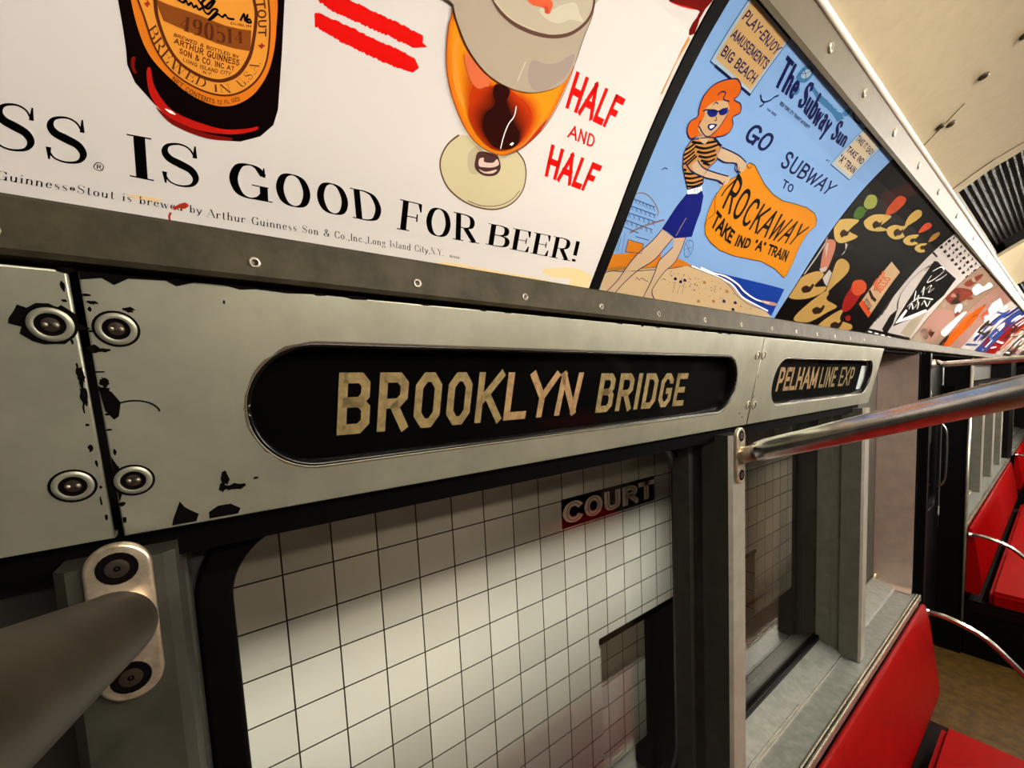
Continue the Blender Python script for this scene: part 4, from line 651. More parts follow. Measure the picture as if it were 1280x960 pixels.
 ('L','navy',7,0.0012,[(0.44,0.2123),(0.4427,0.2213),(0.4554,0.2266),(0.474,0.2327),(0.4963,0.2308),(0.4967,0.2241),(0.5009,0.2167),(0.4947,0.2084),(0.4918,0.1985),(0.4972,0.1917),(0.4957,0.1881),(0.4755,0.1797),(0.4616,0.1879),(0.4485,0.1969),(0.4408,0.2067)],0,1),
 ('P','skin',7,[(0.4959,0.2231),(0.4984,0.2291),(0.5247,0.2309),(0.5433,0.2311),(0.56,0.2289),(0.5637,0.2223),(0.5573,0.219),(0.5425,0.2243),(0.5175,0.2191),(0.5019,0.2188)],1),
 ('L','navy',8,0.0014,[(0.498,0.2294),(0.5175,0.2308),(0.5388,0.2315),(0.5578,0.2297)],1,0),
 ('L','navy',8,0.0014,[(0.5007,0.2189),(0.5175,0.2191),(0.54,0.2234),(0.5506,0.2181),(0.5573,0.219)],1,0),
 ('P','skin',7,[(0.4625,0.2017),(0.4712,0.2088),(0.4849,0.205),(0.5111,0.2062),(0.5397,0.21),(0.5449,0.204),(0.5387,0.1996),(0.5211,0.2004),(0.4961,0.1976),(0.475,0.1971)],1),
 ('L','navy',8,0.0016,[(0.4488,0.2015),(0.4639,0.197),(0.4805,0.1965),(0.4996,0.1975),(0.523,0.2004),(0.5369,0.1995)],1,0),
 ('L','navy',8,0.0014,[(0.4686,0.2082),(0.4852,0.2047),(0.5111,0.2062),(0.5387,0.2092)],1,0),
 ('P','skin',7,[(0.4521,0.2254),(0.4496,0.232),(0.4666,0.2334),(0.4681,0.2288),(0.4662,0.2239)],1),
 ('P','orangehair',7,[(0.4527,0.2788),(0.4626,0.2818),(0.4729,0.2798),(0.4768,0.2766),(0.4775,0.2728),(0.4752,0.268),(0.4887,0.2686),(0.4959,0.2629),(0.4883,0.256),(0.4957,0.2513),(0.4964,0.2443),(0.4899,0.2387),(0.4785,0.2344),(0.4644,0.2299),(0.4542,0.2277),(0.4474,0.2255),(0.4393,0.2218),(0.4287,0.2259),(0.4271,0.2336),(0.4342,0.2404),(0.4304,0.2465),(0.428,0.256),(0.4329,0.2664),(0.4417,0.2734)],1),
 ('L','navy',8,0.0012,[(0.4474,0.2255),(0.4395,0.2215),(0.4287,0.2259),(0.4271,0.2336),(0.4342,0.2404),(0.4304,0.2465),(0.428,0.256),(0.4329,0.2664),(0.4417,0.2734),(0.4527,0.2788),(0.4626,0.2818),(0.4729,0.2798),(0.4768,0.2766),(0.4775,0.2728),(0.4752,0.268),(0.4887,0.2686),(0.4959,0.2629),(0.4883,0.256),(0.4957,0.2513),(0.4964,0.2443),(0.4899,0.2387),(0.4785,0.2344)],1,0),
 ('P','skin2',8,[(0.4402,0.2482),(0.4422,0.2528),(0.4491,0.2583),(0.4595,0.2623),(0.4681,0.263),(0.4775,0.2585),(0.477,0.2514),(0.4753,0.2424),(0.4708,0.2353),(0.4644,0.2299),(0.4537,0.2297),(0.4437,0.2324),(0.4436,0.2426)],1),
 ('L','navy',9,0.0012,[(0.4762,0.2595),(0.477,0.2514),(0.4753,0.2424),(0.4708,0.2353),(0.4652,0.2306),(0.4554,0.2309),(0.4444,0.2339)],1,0),
 ('L','navy',9,0.001,[(0.4477,0.2545),(0.4499,0.2576),(0.4544,0.2577)],1,0),
 ('L','navy',9,0.0012,[(0.4466,0.2627),(0.4502,0.2671),(0.4568,0.268),(0.4583,0.2632),(0.4692,0.2647)],1,0),
 ('L','navy',9,0.001,[(0.4414,0.2392),(0.4426,0.2341),(0.4461,0.2338)],1,0),
 ('P','navyf',9,[(0.4445,0.2471),(0.4466,0.2505),(0.4557,0.2531),(0.4608,0.252),(0.4601,0.2483),(0.4524,0.2455)],1),
 ('P','navyf',9,[(0.4612,0.2532),(0.4648,0.257),(0.4717,0.2592),(0.4754,0.2572),(0.4726,0.2535),(0.4664,0.2516)],1),
 ('L','navy',9,0.0014,[(0.438,0.2462),(0.4437,0.2491),(0.4599,0.2527),(0.4723,0.2599)],1,0),
 ('L','navy',9,0.0008,[(0.4612,0.2486),(0.4654,0.2465),(0.4622,0.2452)],1,0),
 ('P','navyf',9,[(0.4563,0.2382),(0.458,0.2408),(0.4696,0.2438),(0.4687,0.2398),(0.4654,0.2366),(0.4599,0.2365)],1),
 ('P','white',10,[(0.4594,0.2391),(0.4625,0.241),(0.4666,0.2415),(0.4648,0.239),(0.4621,0.2378)],1),
 ('L','navy',3,0.0008,[(0.4175,0.1858),(0.4214,0.1885),(0.4265,0.1886)],1,0),
 ('P','amber',4,[(0.5364,0.1963),(0.5436,0.2057),(0.5579,0.216),(0.5612,0.2261),(0.5656,0.2312),(0.5789,0.2319),(0.5962,0.2273),(0.624,0.2206),(0.66,0.2158),(0.6918,0.215),(0.7287,0.219),(0.7695,0.2225),(0.8065,0.2214),(0.8284,0.2154),(0.837,0.2075),(0.8287,0.1975),(0.8268,0.1875),(0.8292,0.1706),(0.8401,0.1469),(0.8441,0.1265),(0.8397,0.1206),(0.7897,0.1296),(0.7328,0.1336),(0.6936,0.1313),(0.648,0.1288),(0.6021,0.13),(0.5722,0.1352),(0.5517,0.1423),(0.541,0.1516),(0.5352,0.1652),(0.5323,0.1823)],0),
 ('L','ink',5,0.0009,[(0.5364,0.1963),(0.5436,0.2057),(0.5579,0.216),(0.5612,0.2261),(0.5656,0.2312),(0.5789,0.2319),(0.5962,0.2273),(0.624,0.2206),(0.66,0.2158),(0.6918,0.215),(0.7287,0.219),(0.7695,0.2225),(0.8065,0.2214),(0.8284,0.2154),(0.837,0.2075),(0.8287,0.1975),(0.8268,0.1875),(0.8292,0.1706),(0.8401,0.1469),(0.8441,0.1265),(0.8397,0.1206),(0.7897,0.1296),(0.7328,0.1336),(0.6936,0.1313),(0.648,0.1288),(0.6021,0.13),(0.5722,0.1352),(0.5517,0.1423),(0.541,0.1516),(0.5352,0.1652),(0.5323,0.1823)],0,1),
 ('L','ink',5,0.0009,[(0.5323,0.1893),(0.5378,0.18),(0.5493,0.1681),(0.5412,0.1591),(0.5435,0.1521)],1,0),
 ('L','ink',5,0.0009,[(0.5627,0.2274),(0.5712,0.2265),(0.5747,0.2305)],1,0),
 ('T','ink',5,'ROCKAWAY',[(0.5587,0.1773),(0.6155,0.1695),(0.6768,0.1654),(0.7334,0.1662),(0.8034,0.1707)],[(0.5544,0.2172),(0.5975,0.2079),(0.6512,0.202),(0.7035,0.2009),(0.8158,0.2027)],0.14,'s'),
 ('L','ink',5,0.0026,[(0.5458,0.188),(0.5485,0.1982),(0.5605,0.2141)],1,0),
 ('T','ink',5,'TAKE IND "A" TRAIN',[(0.5546,0.1533),(0.6155,0.142),(0.6475,0.1417),(0.6783,0.1441),(0.7281,0.1458),(0.8112,0.1447)],[(0.5541,0.1727),(0.6147,0.1588),(0.6495,0.1562),(0.6804,0.1587),(0.7196,0.1604),(0.8044,0.1611)],0.22,'s'),
 ('P','skin',6,[(0.5437,0.2233),(0.5535,0.2283),(0.5638,0.226),(0.5611,0.2202),(0.5554,0.2179),(0.546,0.2197)],1),
 ('L','navy',7,0.001,[(0.5387,0.2248),(0.5425,0.2189),(0.5539,0.2167),(0.5496,0.2223)],1,0),
 ('P','skin',6,[(0.5295,0.2064),(0.5386,0.2092),(0.5428,0.2038),(0.5368,0.1969),(0.5273,0.1987)],1),
 ('L','navy',7,0.001,[(0.5247,0.1994),(0.5337,0.1995),(0.537,0.2032),(0.5373,0.1965)],1,0),
 ('T','navy',2,'GO',[(0.5275,0.2457),(0.5831,0.2468)],[(0.53,0.2639),(0.586,0.2658)],0.17,'s'),
 ('T','navy',2,'SUBWAY',[(0.633,0.2444),(0.6879,0.2454),(0.7367,0.2472),(0.8038,0.2478)],[(0.6292,0.2632),(0.6815,0.2635),(0.7369,0.2645),(0.8106,0.2652)],0.15,'s'),
 ('T','navy',2,'TO',[(0.6677,0.2275),(0.7019,0.2275)],[(0.6633,0.2366),(0.6976,0.2365)],0.17,'s'),
 ('P','bluem',1,[(0.5808,0.3161),(0.5828,0.319),(0.6085,0.3173),(0.6245,0.3188),(0.6669,0.319),(0.6795,0.3206),(0.6932,0.319),(0.6848,0.3128),(0.6578,0.3144),(0.6144,0.313)],0),
 ('L','bluel',2,0.0005,[(0.5847,0.3164),(0.5897,0.3172)],0,0),
 ('L','bluel',2,0.0005,[(0.5984,0.3169),(0.6035,0.3177)],0,0),
 ('L','bluel',2,0.0005,[(0.6126,0.3174),(0.6178,0.3183)],0,0),
 ('L','bluel',2,0.0005,[(0.6273,0.318),(0.6327,0.3189)],0,0),
 ('L','bluel',2,0.0005,[(0.6424,0.3186),(0.648,0.3194)],0,0),
 ('L','bluel',2,0.0005,[(0.6581,0.3192),(0.6639,0.3201)],0,0),
 ('L','bluel',2,0.0005,[(0.6744,0.3198),(0.6803,0.3207)],0,0),
 ('P','bluem',1,[(0.6782,0.321),(0.6802,0.3243),(0.6851,0.3285),(0.6926,0.3284),(0.6954,0.3232),(0.6892,0.3203)],0),
 ('P','bluem',1,[(0.548,0.3233),(0.5547,0.3267),(0.5637,0.3272),(0.5704,0.324),(0.5707,0.3184),(0.5651,0.3142),(0.5528,0.3121),(0.5472,0.3136),(0.546,0.3187)],1),
 ('P','skyl',2,[(0.5532,0.322),(0.5592,0.3249),(0.5661,0.3239),(0.5658,0.3195),(0.5584,0.3162),(0.5523,0.3175)],1),
 ('L','bluel',3,0.0006,[(0.5471,0.3219),(0.5606,0.3198),(0.5678,0.3159)],1,0),
 ('L','bluel',3,0.0006,[(0.5472,0.3164),(0.5579,0.3209),(0.5648,0.3262)],1,0),
 ('P','bluem',1,[(0.5562,0.3039),(0.5591,0.3093),(0.5677,0.3093),(0.5703,0.3043),(0.5608,0.3018)],1),
 ('T','navy',3,'The Subway Sun',[(0.5226,0.2967),(0.5789,0.2984),(0.6623,0.296),(0.7462,0.2995)],[(0.512,0.3199),(0.5738,0.3199),(0.6481,0.3178),(0.7329,0.3151)],0.26,'k'),
 ('T','navy',2,'NEW YORK CITY TRANSIT AUTHORITY',[(0.5525,0.2887),(0.638,0.2898)],[(0.5519,0.292),(0.6388,0.2928)],0.2,'s'),
 ('T','navy',2,'Vol XXIV',[(0.5375,0.2785),(0.5601,0.2787)],[(0.5369,0.2806),(0.5597,0.281)],0.2,'s'),
 ('L','navy',2,0.0018,[(0.5111,0.2845),(0.518,0.2819),(0.5252,0.2821),(0.5326,0.2862),(0.536,0.2906),(0.5411,0.2938)],1,0),
 ('L','navy',2,0.0018,[(0.5252,0.2821),(0.5254,0.2793),(0.5215,0.2766)],1,0),
 ('L','navy',2,0.0018,[(0.6957,0.3337),(0.7015,0.3287),(0.7124,0.3261),(0.7252,0.3257),(0.7368,0.3272)],1,0),
 ('L','navy',2,0.0018,[(0.7015,0.3287),(0.703,0.3257)],1,0),
 ('T','navy',2,'N.Y.',[(0.7304,0.2779),(0.7435,0.279)],[(0.7305,0.2798),(0.7422,0.2811)],0.18,'s'),
 ('P','skyl',2,[(0.7552,0.3278),(0.8394,0.3276),(0.835,0.2783),(0.7499,0.2782)],0),
 ('L','bluel',3,0.0011,[(0.7552,0.3278),(0.8394,0.3276),(0.835,0.2783),(0.7499,0.2782)],0,1),
 ('L','navy',3,0.0018,[(0.7552,0.3278),(0.8394,0.3276)],0,0),
 ('P','cream',3,[(0.761,0.3247),(0.8279,0.3237),(0.8283,0.282),(0.7593,0.2821)],0),
 ('T','navy',4,'TAKE IT EASY',[(0.7584,0.3134),(0.8358,0.3132)],[(0.7585,0.3196),(0.8297,0.32)],0.17,'s'),
 ('T','navy',4,'TAKE IND',[(0.7604,0.2991),(0.8304,0.2995)],[(0.7589,0.3056),(0.8277,0.3065)],0.17,'s'),
 ('T','navy',4,'"A" TRAIN',[(0.7609,0.2858),(0.8295,0.2861)],[(0.7572,0.2942),(0.8285,0.2937)],0.17,'s'),
 ('P','skyl',2,[(0.4142,0.3291),(0.4978,0.3287),(0.4955,0.2789),(0.4123,0.2788)],0),
 ('L','bluel',3,0.0012,[(0.4142,0.3291),(0.4978,0.3287),(0.4955,0.2789),(0.4123,0.2788)],0,1),
 ('L','navy',3,0.0022,[(0.4223,0.329),(0.4978,0.3287)],0,0),
 ('L','navy',3,0.0022,[(0.421,0.2786),(0.4955,0.2789)],0,0),
 ('P','tanbox',3,[(0.4181,0.327),(0.4944,0.3254),(0.4913,0.282),(0.4174,0.2828)],0),
 ('T','navy',4,'PLAY-ENJOY',[(0.42,0.3137),(0.4922,0.3128)],[(0.4214,0.321),(0.4946,0.3207)],0.16,'s'),
 ('T','navy',4,'AMUSEMENTS',[(0.42,0.3001),(0.4921,0.3002)],[(0.4203,0.3071),(0.492,0.3081)],0.16,'s'),
 ('T','navy',4,'BIG BEACH',[(0.4203,0.2869),(0.488,0.2865)],[(0.4204,0.2946),(0.4889,0.2947)],0.16,'s'),
]
ART['black'] = [
 ('P','spoon',2,[(0.899,0.2234),(0.9166,0.2353),(0.9768,0.2457),(0.9724,0.2335),(0.9744,0.225),(1.0243,0.2251),(1.0062,0.214),(0.9723,0.2034),(0.9363,0.206)],1),
 ('P','spoon',2,[(1.0002,0.2504),(1.0165,0.2635),(1.062,0.2739),(1.096,0.2774),(1.0918,0.2652),(1.0874,0.2563),(1.1336,0.2588),(1.0977,0.2485),(1.0477,0.2421),(1.0127,0.2445)],1),
 ('P','spoon',2,[(1.125,0.2598),(1.1465,0.2715),(1.1834,0.2762),(1.2107,0.2825),(1.2123,0.2707),(1.2475,0.2659),(1.2133,0.2538),(1.1613,0.2522)],1),
 ('P','facedk',3,[(0.9423,0.2159),(0.9459,0.2231),(0.9658,0.2233),(0.9704,0.2278),(0.9788,0.2191),(0.9662,0.2144),(0.9613,0.2117)],1),
 ('P','facedk',3,[(1.0452,0.2516),(1.0474,0.2589),(1.07,0.2598),(1.074,0.2644),(1.0859,0.256),(1.0729,0.2508),(1.0679,0.2479)],1),
 ('P','facedk',3,[(1.171,0.261),(1.1726,0.2689),(1.1994,0.27),(1.2029,0.2749),(1.2191,0.266),(1.2041,0.2603),(1.1985,0.2571)],1),
 ('P','greenv',2,[(0.9406,0.2699),(0.936,0.2793),(0.9605,0.2843),(0.986,0.2803),(0.9947,0.2721),(0.9785,0.2656),(0.9555,0.2648)],1),
 ('P','greend',2,[(0.9458,0.2456),(0.9336,0.2572),(0.9465,0.2628),(0.9686,0.262),(0.9832,0.2535),(0.972,0.2467)],1),
 ('L','greend',2,0.004,[(0.9707,0.2508),(0.9767,0.2695)],1,0),
 ('P','redv',2,[(1.0696,0.2717),(1.0515,0.2803),(1.0429,0.2968),(1.0485,0.3058),(1.0798,0.3089),(1.0977,0.3019),(1.0951,0.2852),(1.0748,0.2754)],1),
 ('P','redl',3,[(1.0492,0.2983),(1.0498,0.3055),(1.0779,0.3084),(1.0977,0.3019),(1.0847,0.2957)],1),
 ('P','white2',2,[(0.852,0.2446),(0.8555,0.2448),(0.8809,0.2239),(0.9165,0.1937),(0.9189,0.1703),(0.9129,0.1374),(0.9074,0.1358),(0.9132,0.1712),(0.9116,0.194),(0.8755,0.2234)],0),
 ('P','pinkv',2,[(0.9646,0.1523),(0.9134,0.1931),(0.9176,0.2003),(0.9474,0.2021),(0.9726,0.188),(0.9936,0.1563)],1),
 ('P','white2',3,[(0.9588,0.1531),(0.984,0.1614),(0.9924,0.1545),(0.975,0.1489)],0),
 ('P','white2',3,[(0.9264,0.1865),(0.9197,0.1942),(0.9274,0.1956),(0.9571,0.1732)],0),
 ('P','white2',2,[(0.9904,0.2081),(1.0087,0.2066),(1.0206,0.1927),(1.0137,0.1867),(1.015,0.1982)],0),
 ('P','white2',2,[(0.999,0.1406),(1.0048,0.1578),(1.0264,0.1542),(1.0438,0.1291),(1.0215,0.1334)],0),
 ('P','spoon2',2,[(0.9035,0.0927),(0.9039,0.1279),(0.9548,0.1478),(0.9956,0.1461),(0.9854,0.1223),(1.0408,0.1281),(1.0407,0.1148),(0.981,0.0962)],1),
 ('P','spoon2',2,[(0.9874,0.0575),(1.0068,0.0863),(1.0517,0.1195),(1.0756,0.1185),(1.0886,0.1052),(1.1707,0.0976),(1.143,0.0824),(1.0811,0.054),(1.0123,0.0501)],1),
 ('P','spoon2',3,[(1.0586,0.1185),(1.0315,0.1515),(1.0133,0.1754),(1.0354,0.1836),(1.0825,0.1789),(1.1009,0.1642),(1.0797,0.1369)],1),
 ('P','spoon2',2,[(1.1364,0.0456),(1.1744,0.0777),(1.2225,0.094),(1.2475,0.0706),(1.356,0.0637),(1.3586,0.0485),(1.1963,0.0425)],1),
 ('P','facedk',4,[(0.9342,0.1124),(0.946,0.1197),(0.9656,0.1193),(0.9689,0.1257),(0.981,0.1238),(0.981,0.1117),(0.966,0.1077),(0.9525,0.1065)],1),
 ('P','facedk',4,[(1.0492,0.0791),(1.0622,0.087),(1.0858,0.0861),(1.0888,0.0932),(1.1037,0.0907),(1.1058,0.077),(1.088,0.0728),(1.0717,0.0719)],1),
 ('P','facedk',4,[(1.2092,0.0552),(1.2251,0.0639),(1.2546,0.0625),(1.2577,0.0705),(1.2766,0.0675),(1.2799,0.0518),(1.2578,0.0473),(1.2375,0.0466)],1),
 ('P','redd',2,[(1.2249,0.0901),(1.1818,0.1145),(1.177,0.1409),(1.1879,0.1497),(1.2556,0.1419),(1.2684,0.1189),(1.2644,0.0976)],1),
 ('P','redl',3,[(1.1753,0.1444),(1.1688,0.1556),(1.2074,0.1627),(1.2554,0.1577),(1.2768,0.1442),(1.2529,0.1316),(1.2066,0.1327)],1),
 ('P','redd',2,[(1.2679,0.0786),(1.2926,0.0849),(1.316,0.0756),(1.2978,0.0707)],1),
 ('P','boxtan',3,[(1.2963,0.1153),(1.3014,0.2182),(1.4129,0.2087),(1.4335,0.0911)],0),
 ('P','redl',4,[(1.2965,0.1141),(1.2955,0.1257),(1.432,0.1028),(1.4364,0.0899)],0),
 ('T','redl',4,'JELLO',[(1.3376,0.1509),(1.3339,0.1868)],[(1.2904,0.1639),(1.2904,0.1977)],0.24,'s'),
 ('T','redl',4,'JELLO',[(1.3932,0.1527),(1.3877,0.1897)],[(1.3411,0.1513),(1.3361,0.1871)],0.2,'s'),
 ('P','facedk',4,[(1.2984,0.1466),(1.3039,0.1513),(1.3566,0.1403),(1.3978,0.1358),(1.3989,0.1293),(1.3515,0.1334)],0),
 ('T','facedk',4,'GELATIN',[(1.395,0.1066),(1.4017,0.1185)],[(1.3163,0.1214),(1.3171,0.1329)],0.18,'s'),
 ('P','yelv',2,[(1.2009,0.2791),(1.1727,0.292),(1.1727,0.3074),(1.1997,0.312),(1.2263,0.3061),(1.2196,0.2916)],1),
 ('P','redl',2,[(1.3028,0.2854),(1.284,0.2986),(1.2965,0.3082),(1.3291,0.3083),(1.3326,0.2995)],1),
 ('P','ochre',2,[(1.4146,0.2849),(1.3943,0.2951),(1.4025,0.3078),(1.4272,0.3078),(1.4352,0.2955)],1),
 ('P','spoon',2,[(1.2585,0.2599),(1.2653,0.2723),(1.316,0.2834),(1.3193,0.2711),(1.3595,0.2714),(1.3356,0.2623),(1.2956,0.2575)],1),
 ('P','spoon',2,[(1.3683,0.2609),(1.3689,0.2717),(1.4136,0.2813),(1.4142,0.2714),(1.4531,0.2681),(1.4201,0.26)],1),
 ('P','facedk',3,[(1.2971,0.2669),(1.2972,0.2716),(1.3193,0.2748),(1.3261,0.2686),(1.3145,0.2655)],1),
 ('P','facedk',3,[(1.397,0.2679),(1.3967,0.2728),(1.4215,0.2762),(1.4296,0.2696),(1.4169,0.2664)],1),
 ('P','winedk',1,[(0.9771,0.2904),(1.0113,0.3094),(1.0301,0.325),(1.0971,0.3279),(1.0931,0.3115),(1.1039,0.2868),(1.048,0.2819)],1),
]
ART['ice'] = [
 ('P','ink',1,[(1.7166,0.0814),(1.6869,0.117),(1.661,0.1753),(1.6116,0.2396),(1.5883,0.2649),(1.6203,0.2683),(1.7314,0.2655),(1.9565,0.2631),(2.0062,0.2124),(1.9676,0.1528),(1.8425,0.1147)],0),
 ('P','white',2,[(1.7196,0.0919),(1.7121,0.1144),(1.714,0.137),(1.7396,0.1347),(1.7475,0.1088),(1.9332,0.1558),(1.9676,0.1528),(1.8399,0.1155)],0),
 ('L','white',2,0.003,[(1.6675,0.1888),(1.7327,0.1653),(1.7284,0.1825),(1.7733,0.1648)],1,0),
 ('L','white',2,0.003,[(1.7328,0.1918),(1.7124,0.2068),(1.7709,0.187)],1,0),
 ('L','white',2,0.003,[(1.7499,0.2025),(1.7679,0.2179),(1.8035,0.1996),(1.8224,0.2155)],1,0),
 ('L','white',2,0.003,[(1.7064,0.1452),(1.7522,0.1761),(1.9178,0.1884)],1,0),
 ('L','white',2,0.003,[(1.7429,0.1395),(1.727,0.1559),(1.7878,0.1433)],1,0),
 ('L','white',2,0.003,[(1.7912,0.1482),(1.7882,0.1662),(1.8344,0.1473)],1,0),
 ('L','white',2,0.003,[(1.8438,0.1622),(1.8364,0.1755),(1.9222,0.1646),(1.8994,0.1817)],1,0),
 ('L','white',2,0.003,[(1.6818,0.237),(1.7031,0.2186),(1.7446,0.237),(1.7574,0.2606)],1,0),
 ('L','white',2,0.003,[(1.7706,0.2315),(1.7982,0.2441),(1.8108,0.2594)],1,0),
 ('L','white',2,0.003,[(1.6587,0.2463),(1.6943,0.2641),(1.7443,0.2631)],1,0),
 ('L','ink',1,0.004,[(1.6314,0.13),(1.5796,0.1503),(1.5482,0.1833),(1.552,0.2193),(1.5793,0.2468),(1.6015,0.2622)],1,0),
 ('L','ink',1,0.004,[(1.5888,0.2363),(1.5904,0.2485),(1.6355,0.2553),(1.6349,0.2429)],1,0),
 ('P','ink',1,[(1.6321,0.068),(1.606,0.1107),(1.6314,0.13),(1.6981,0.0905),(1.7188,0.054)],0),
 ('P','ink',1,[(1.4749,0.1748),(1.5026,0.1741),(1.5304,0.1213),(1.5046,0.0986),(1.4951,0.1343)],0),
 ('P','ink',1,[(1.4789,0.0612),(1.5122,0.0632),(2.0316,0.0585),(2.0778,0.0371),(1.7576,0.0461),(1.5126,0.046)],0),
 ('L','white',2,0.0035,[(1.5246,0.0553),(1.5626,0.0542)],0,0),
 ('L','white',2,0.0035,[(1.5934,0.0536),(1.6341,0.0525)],0,0),
 ('L','white',2,0.0035,[(1.6673,0.0519),(1.7111,0.0507)],0,0),
 ('L','white',2,0.0035,[(1.7467,0.05),(1.794,0.0488)],0,0),
 ('L','white',2,0.0035,[(1.8325,0.048),(1.8836,0.0466)],0,0),
 ('L','white',2,0.0035,[(1.9254,0.0458),(1.9808,0.0443)],0,0),
 ('P','ink',1,[(1.4641,0.2922),(1.4676,0.2981),(1.493,0.2962),(1.4853,0.291)],0),
 ('P','ink',1,[(1.4793,0.3034),(1.469,0.3066),(1.4946,0.3049),(1.4878,0.2997)],0),
 ('P','ink',1,[(1.4674,0.3093),(1.4696,0.315),(1.4952,0.3135),(1.4887,0.3083)],0),
 ('P','ink',1,[(1.4803,0.3202),(1.4699,0.3233),(1.4954,0.3219),(1.4893,0.3168)],0),
 ('P','ink',1,[(1.5185,0.2911),(1.522,0.2971),(1.5492,0.2952),(1.5412,0.2898)],0),
 ('P','ink',1,[(1.5345,0.3026),(1.5234,0.306),(1.5508,0.3042),(1.5435,0.2988)],0),
 ('P','ink',1,[(1.5216,0.3087),(1.5238,0.3146),(1.5511,0.313),(1.5444,0.3077)],0),
 ('P','ink',1,[(1.535,0.32),(1.5237,0.3232),(1.551,0.3217),(1.5447,0.3165)],0),
 ('P','ink',1,[(1.5766,0.2899),(1.5802,0.2961),(1.6093,0.2941),(1.601,0.2886)],0),
 ('P','ink',1,[(1.5935,0.3018),(1.5815,0.3053),(1.6109,0.3034),(1.6031,0.2979)],0),
 ('P','ink',1,[(1.5795,0.3081),(1.5816,0.3142),(1.6108,0.3126),(1.6038,0.3071)],0),
 ('P','ink',1,[(1.5934,0.3198),(1.5812,0.3231),(1.6104,0.3216),(1.6038,0.3161)],0),
 ('P','ink',1,[(1.6388,0.2886),(1.6424,0.2951),(1.6736,0.293),(1.6649,0.2872)],0),
 ('P','ink',1,[(1.6565,0.3009),(1.6436,0.3045),(1.6752,0.3026),(1.6668,0.2969)],0),
 ('P','ink',1,[(1.6413,0.3075),(1.6433,0.3138),(1.6747,0.3121),(1.6675,0.3064)],0),
 ('P','ink',1,[(1.6558,0.3196),(1.6426,0.3229),(1.6739,0.3214),(1.6671,0.3158)],0),
 ('P','ink',1,[(1.7055,0.2872),(1.709,0.2939),(1.7427,0.2917),(1.7336,0.2857)],0),
 ('P','ink',1,[(1.724,0.3),(1.7102,0.3037),(1.7442,0.3017),(1.7352,0.2958)],0),
 ('P','ink',1,[(1.7077,0.3068),(1.7095,0.3133),(1.7433,0.3115),(1.7358,0.3056)],0),
 ('P','ink',1,[(1.7226,0.3193),(1.7084,0.3228),(1.742,0.3212),(1.7349,0.3154)],0),
 ('P','ink',1,[(1.7772,0.2857),(1.7807,0.2927),(1.817,0.2904),(1.8072,0.2841)],0),
 ('P','ink',1,[(1.7966,0.299),(1.7818,0.3029),(1.8183,0.3008),(1.8088,0.2946)],0),
 ('P','ink',1,[(1.7789,0.3061),(1.7807,0.3128),(1.8171,0.3109),(1.8092,0.3049)],0),
 ('P','ink',1,[(1.7945,0.3191),(1.779,0.3227),(1.8153,0.321),(1.8079,0.3149)],0),
 ('P','ink',1,[(1.8542,0.2841),(1.858,0.2913),(1.8973,0.2889),(1.8864,0.2824)],0),
 ('P','ink',1,[(1.8748,0.2979),(1.859,0.3019),(1.8982,0.2997),(1.8882,0.2933)],0),
 ('P','ink',1,[(1.8557,0.3053),(1.8573,0.3123),(1.8966,0.3103),(1.8885,0.304)],0),
 ('P','ink',1,[(1.872,0.3188),(1.8551,0.3225),(1.8943,0.3208),(1.8866,0.3145)],0),
 ('P','ink',1,[(1.9372,0.2823),(1.9415,0.2899),(1.9842,0.2873),(1.9721,0.2806)],0),
 ('P','ink',1,[(1.9594,0.2967),(1.9422,0.3009),(1.9846,0.2986),(1.9742,0.2919)],0),
 ('P','ink',1,[(1.9387,0.3044),(1.9401,0.3117),(1.9828,0.3097),(1.9742,0.3031)],0),
 ('P','ink',1,[(1.9557,0.3184),(1.9372,0.3224),(1.9798,0.3205),(1.9717,0.314)],0),
 ('P','ink',1,[(2.0271,0.2804),(2.0321,0.2883),(2.0785,0.2856),(2.0651,0.2785)],0),
 ('P','ink',1,[(2.0512,0.2954),(2.0323,0.2998),(2.0785,0.2974),(2.0675,0.2904)],0),
 ('P','ink',1,[(2.0287,0.3035),(2.0298,0.3111),(2.0763,0.3089),(2.0673,0.3021)],0),
 ('P','ink',1,[(2.0464,0.3181),(2.0262,0.3222),(2.0725,0.3203),(2.064,0.3134)],0),
 ('P','ink',1,[(1.482,0.0698),(1.4757,0.0799),(1.5058,0.0756),(1.5122,0.0632)],0),
 ('P','ink',1,[(1.4877,0.0794),(1.4813,0.0894),(1.5114,0.0853),(1.5181,0.073)],0),
 ('P','ink',1,[(1.4933,0.089),(1.487,0.0989),(1.5171,0.095),(1.5237,0.0827)],0),
 ('P','ink',1,[(1.499,0.0986),(1.4927,0.1084),(1.5229,0.1046),(1.5295,0.0925)],0),
 ('P','ink',1,[(1.5048,0.1081),(1.4989,0.1178),(1.5289,0.1142),(1.5353,0.1022)],0),
 ('P','ink',1,[(1.5065,0.2738),(1.5109,0.2783),(1.5782,0.2763),(1.5789,0.2725)],0),
 ('L','ink',1,0.006,[(2.0834,0.0496),(2.0458,0.1188),(2.0714,0.1988),(2.1062,0.2652),(2.0879,0.3108)],1,0),
 ('P','khaki',1,[(1.863,0.0662),(1.8555,0.1108),(1.9789,0.1497),(1.9899,0.115),(2.0316,0.0585)],0),
]
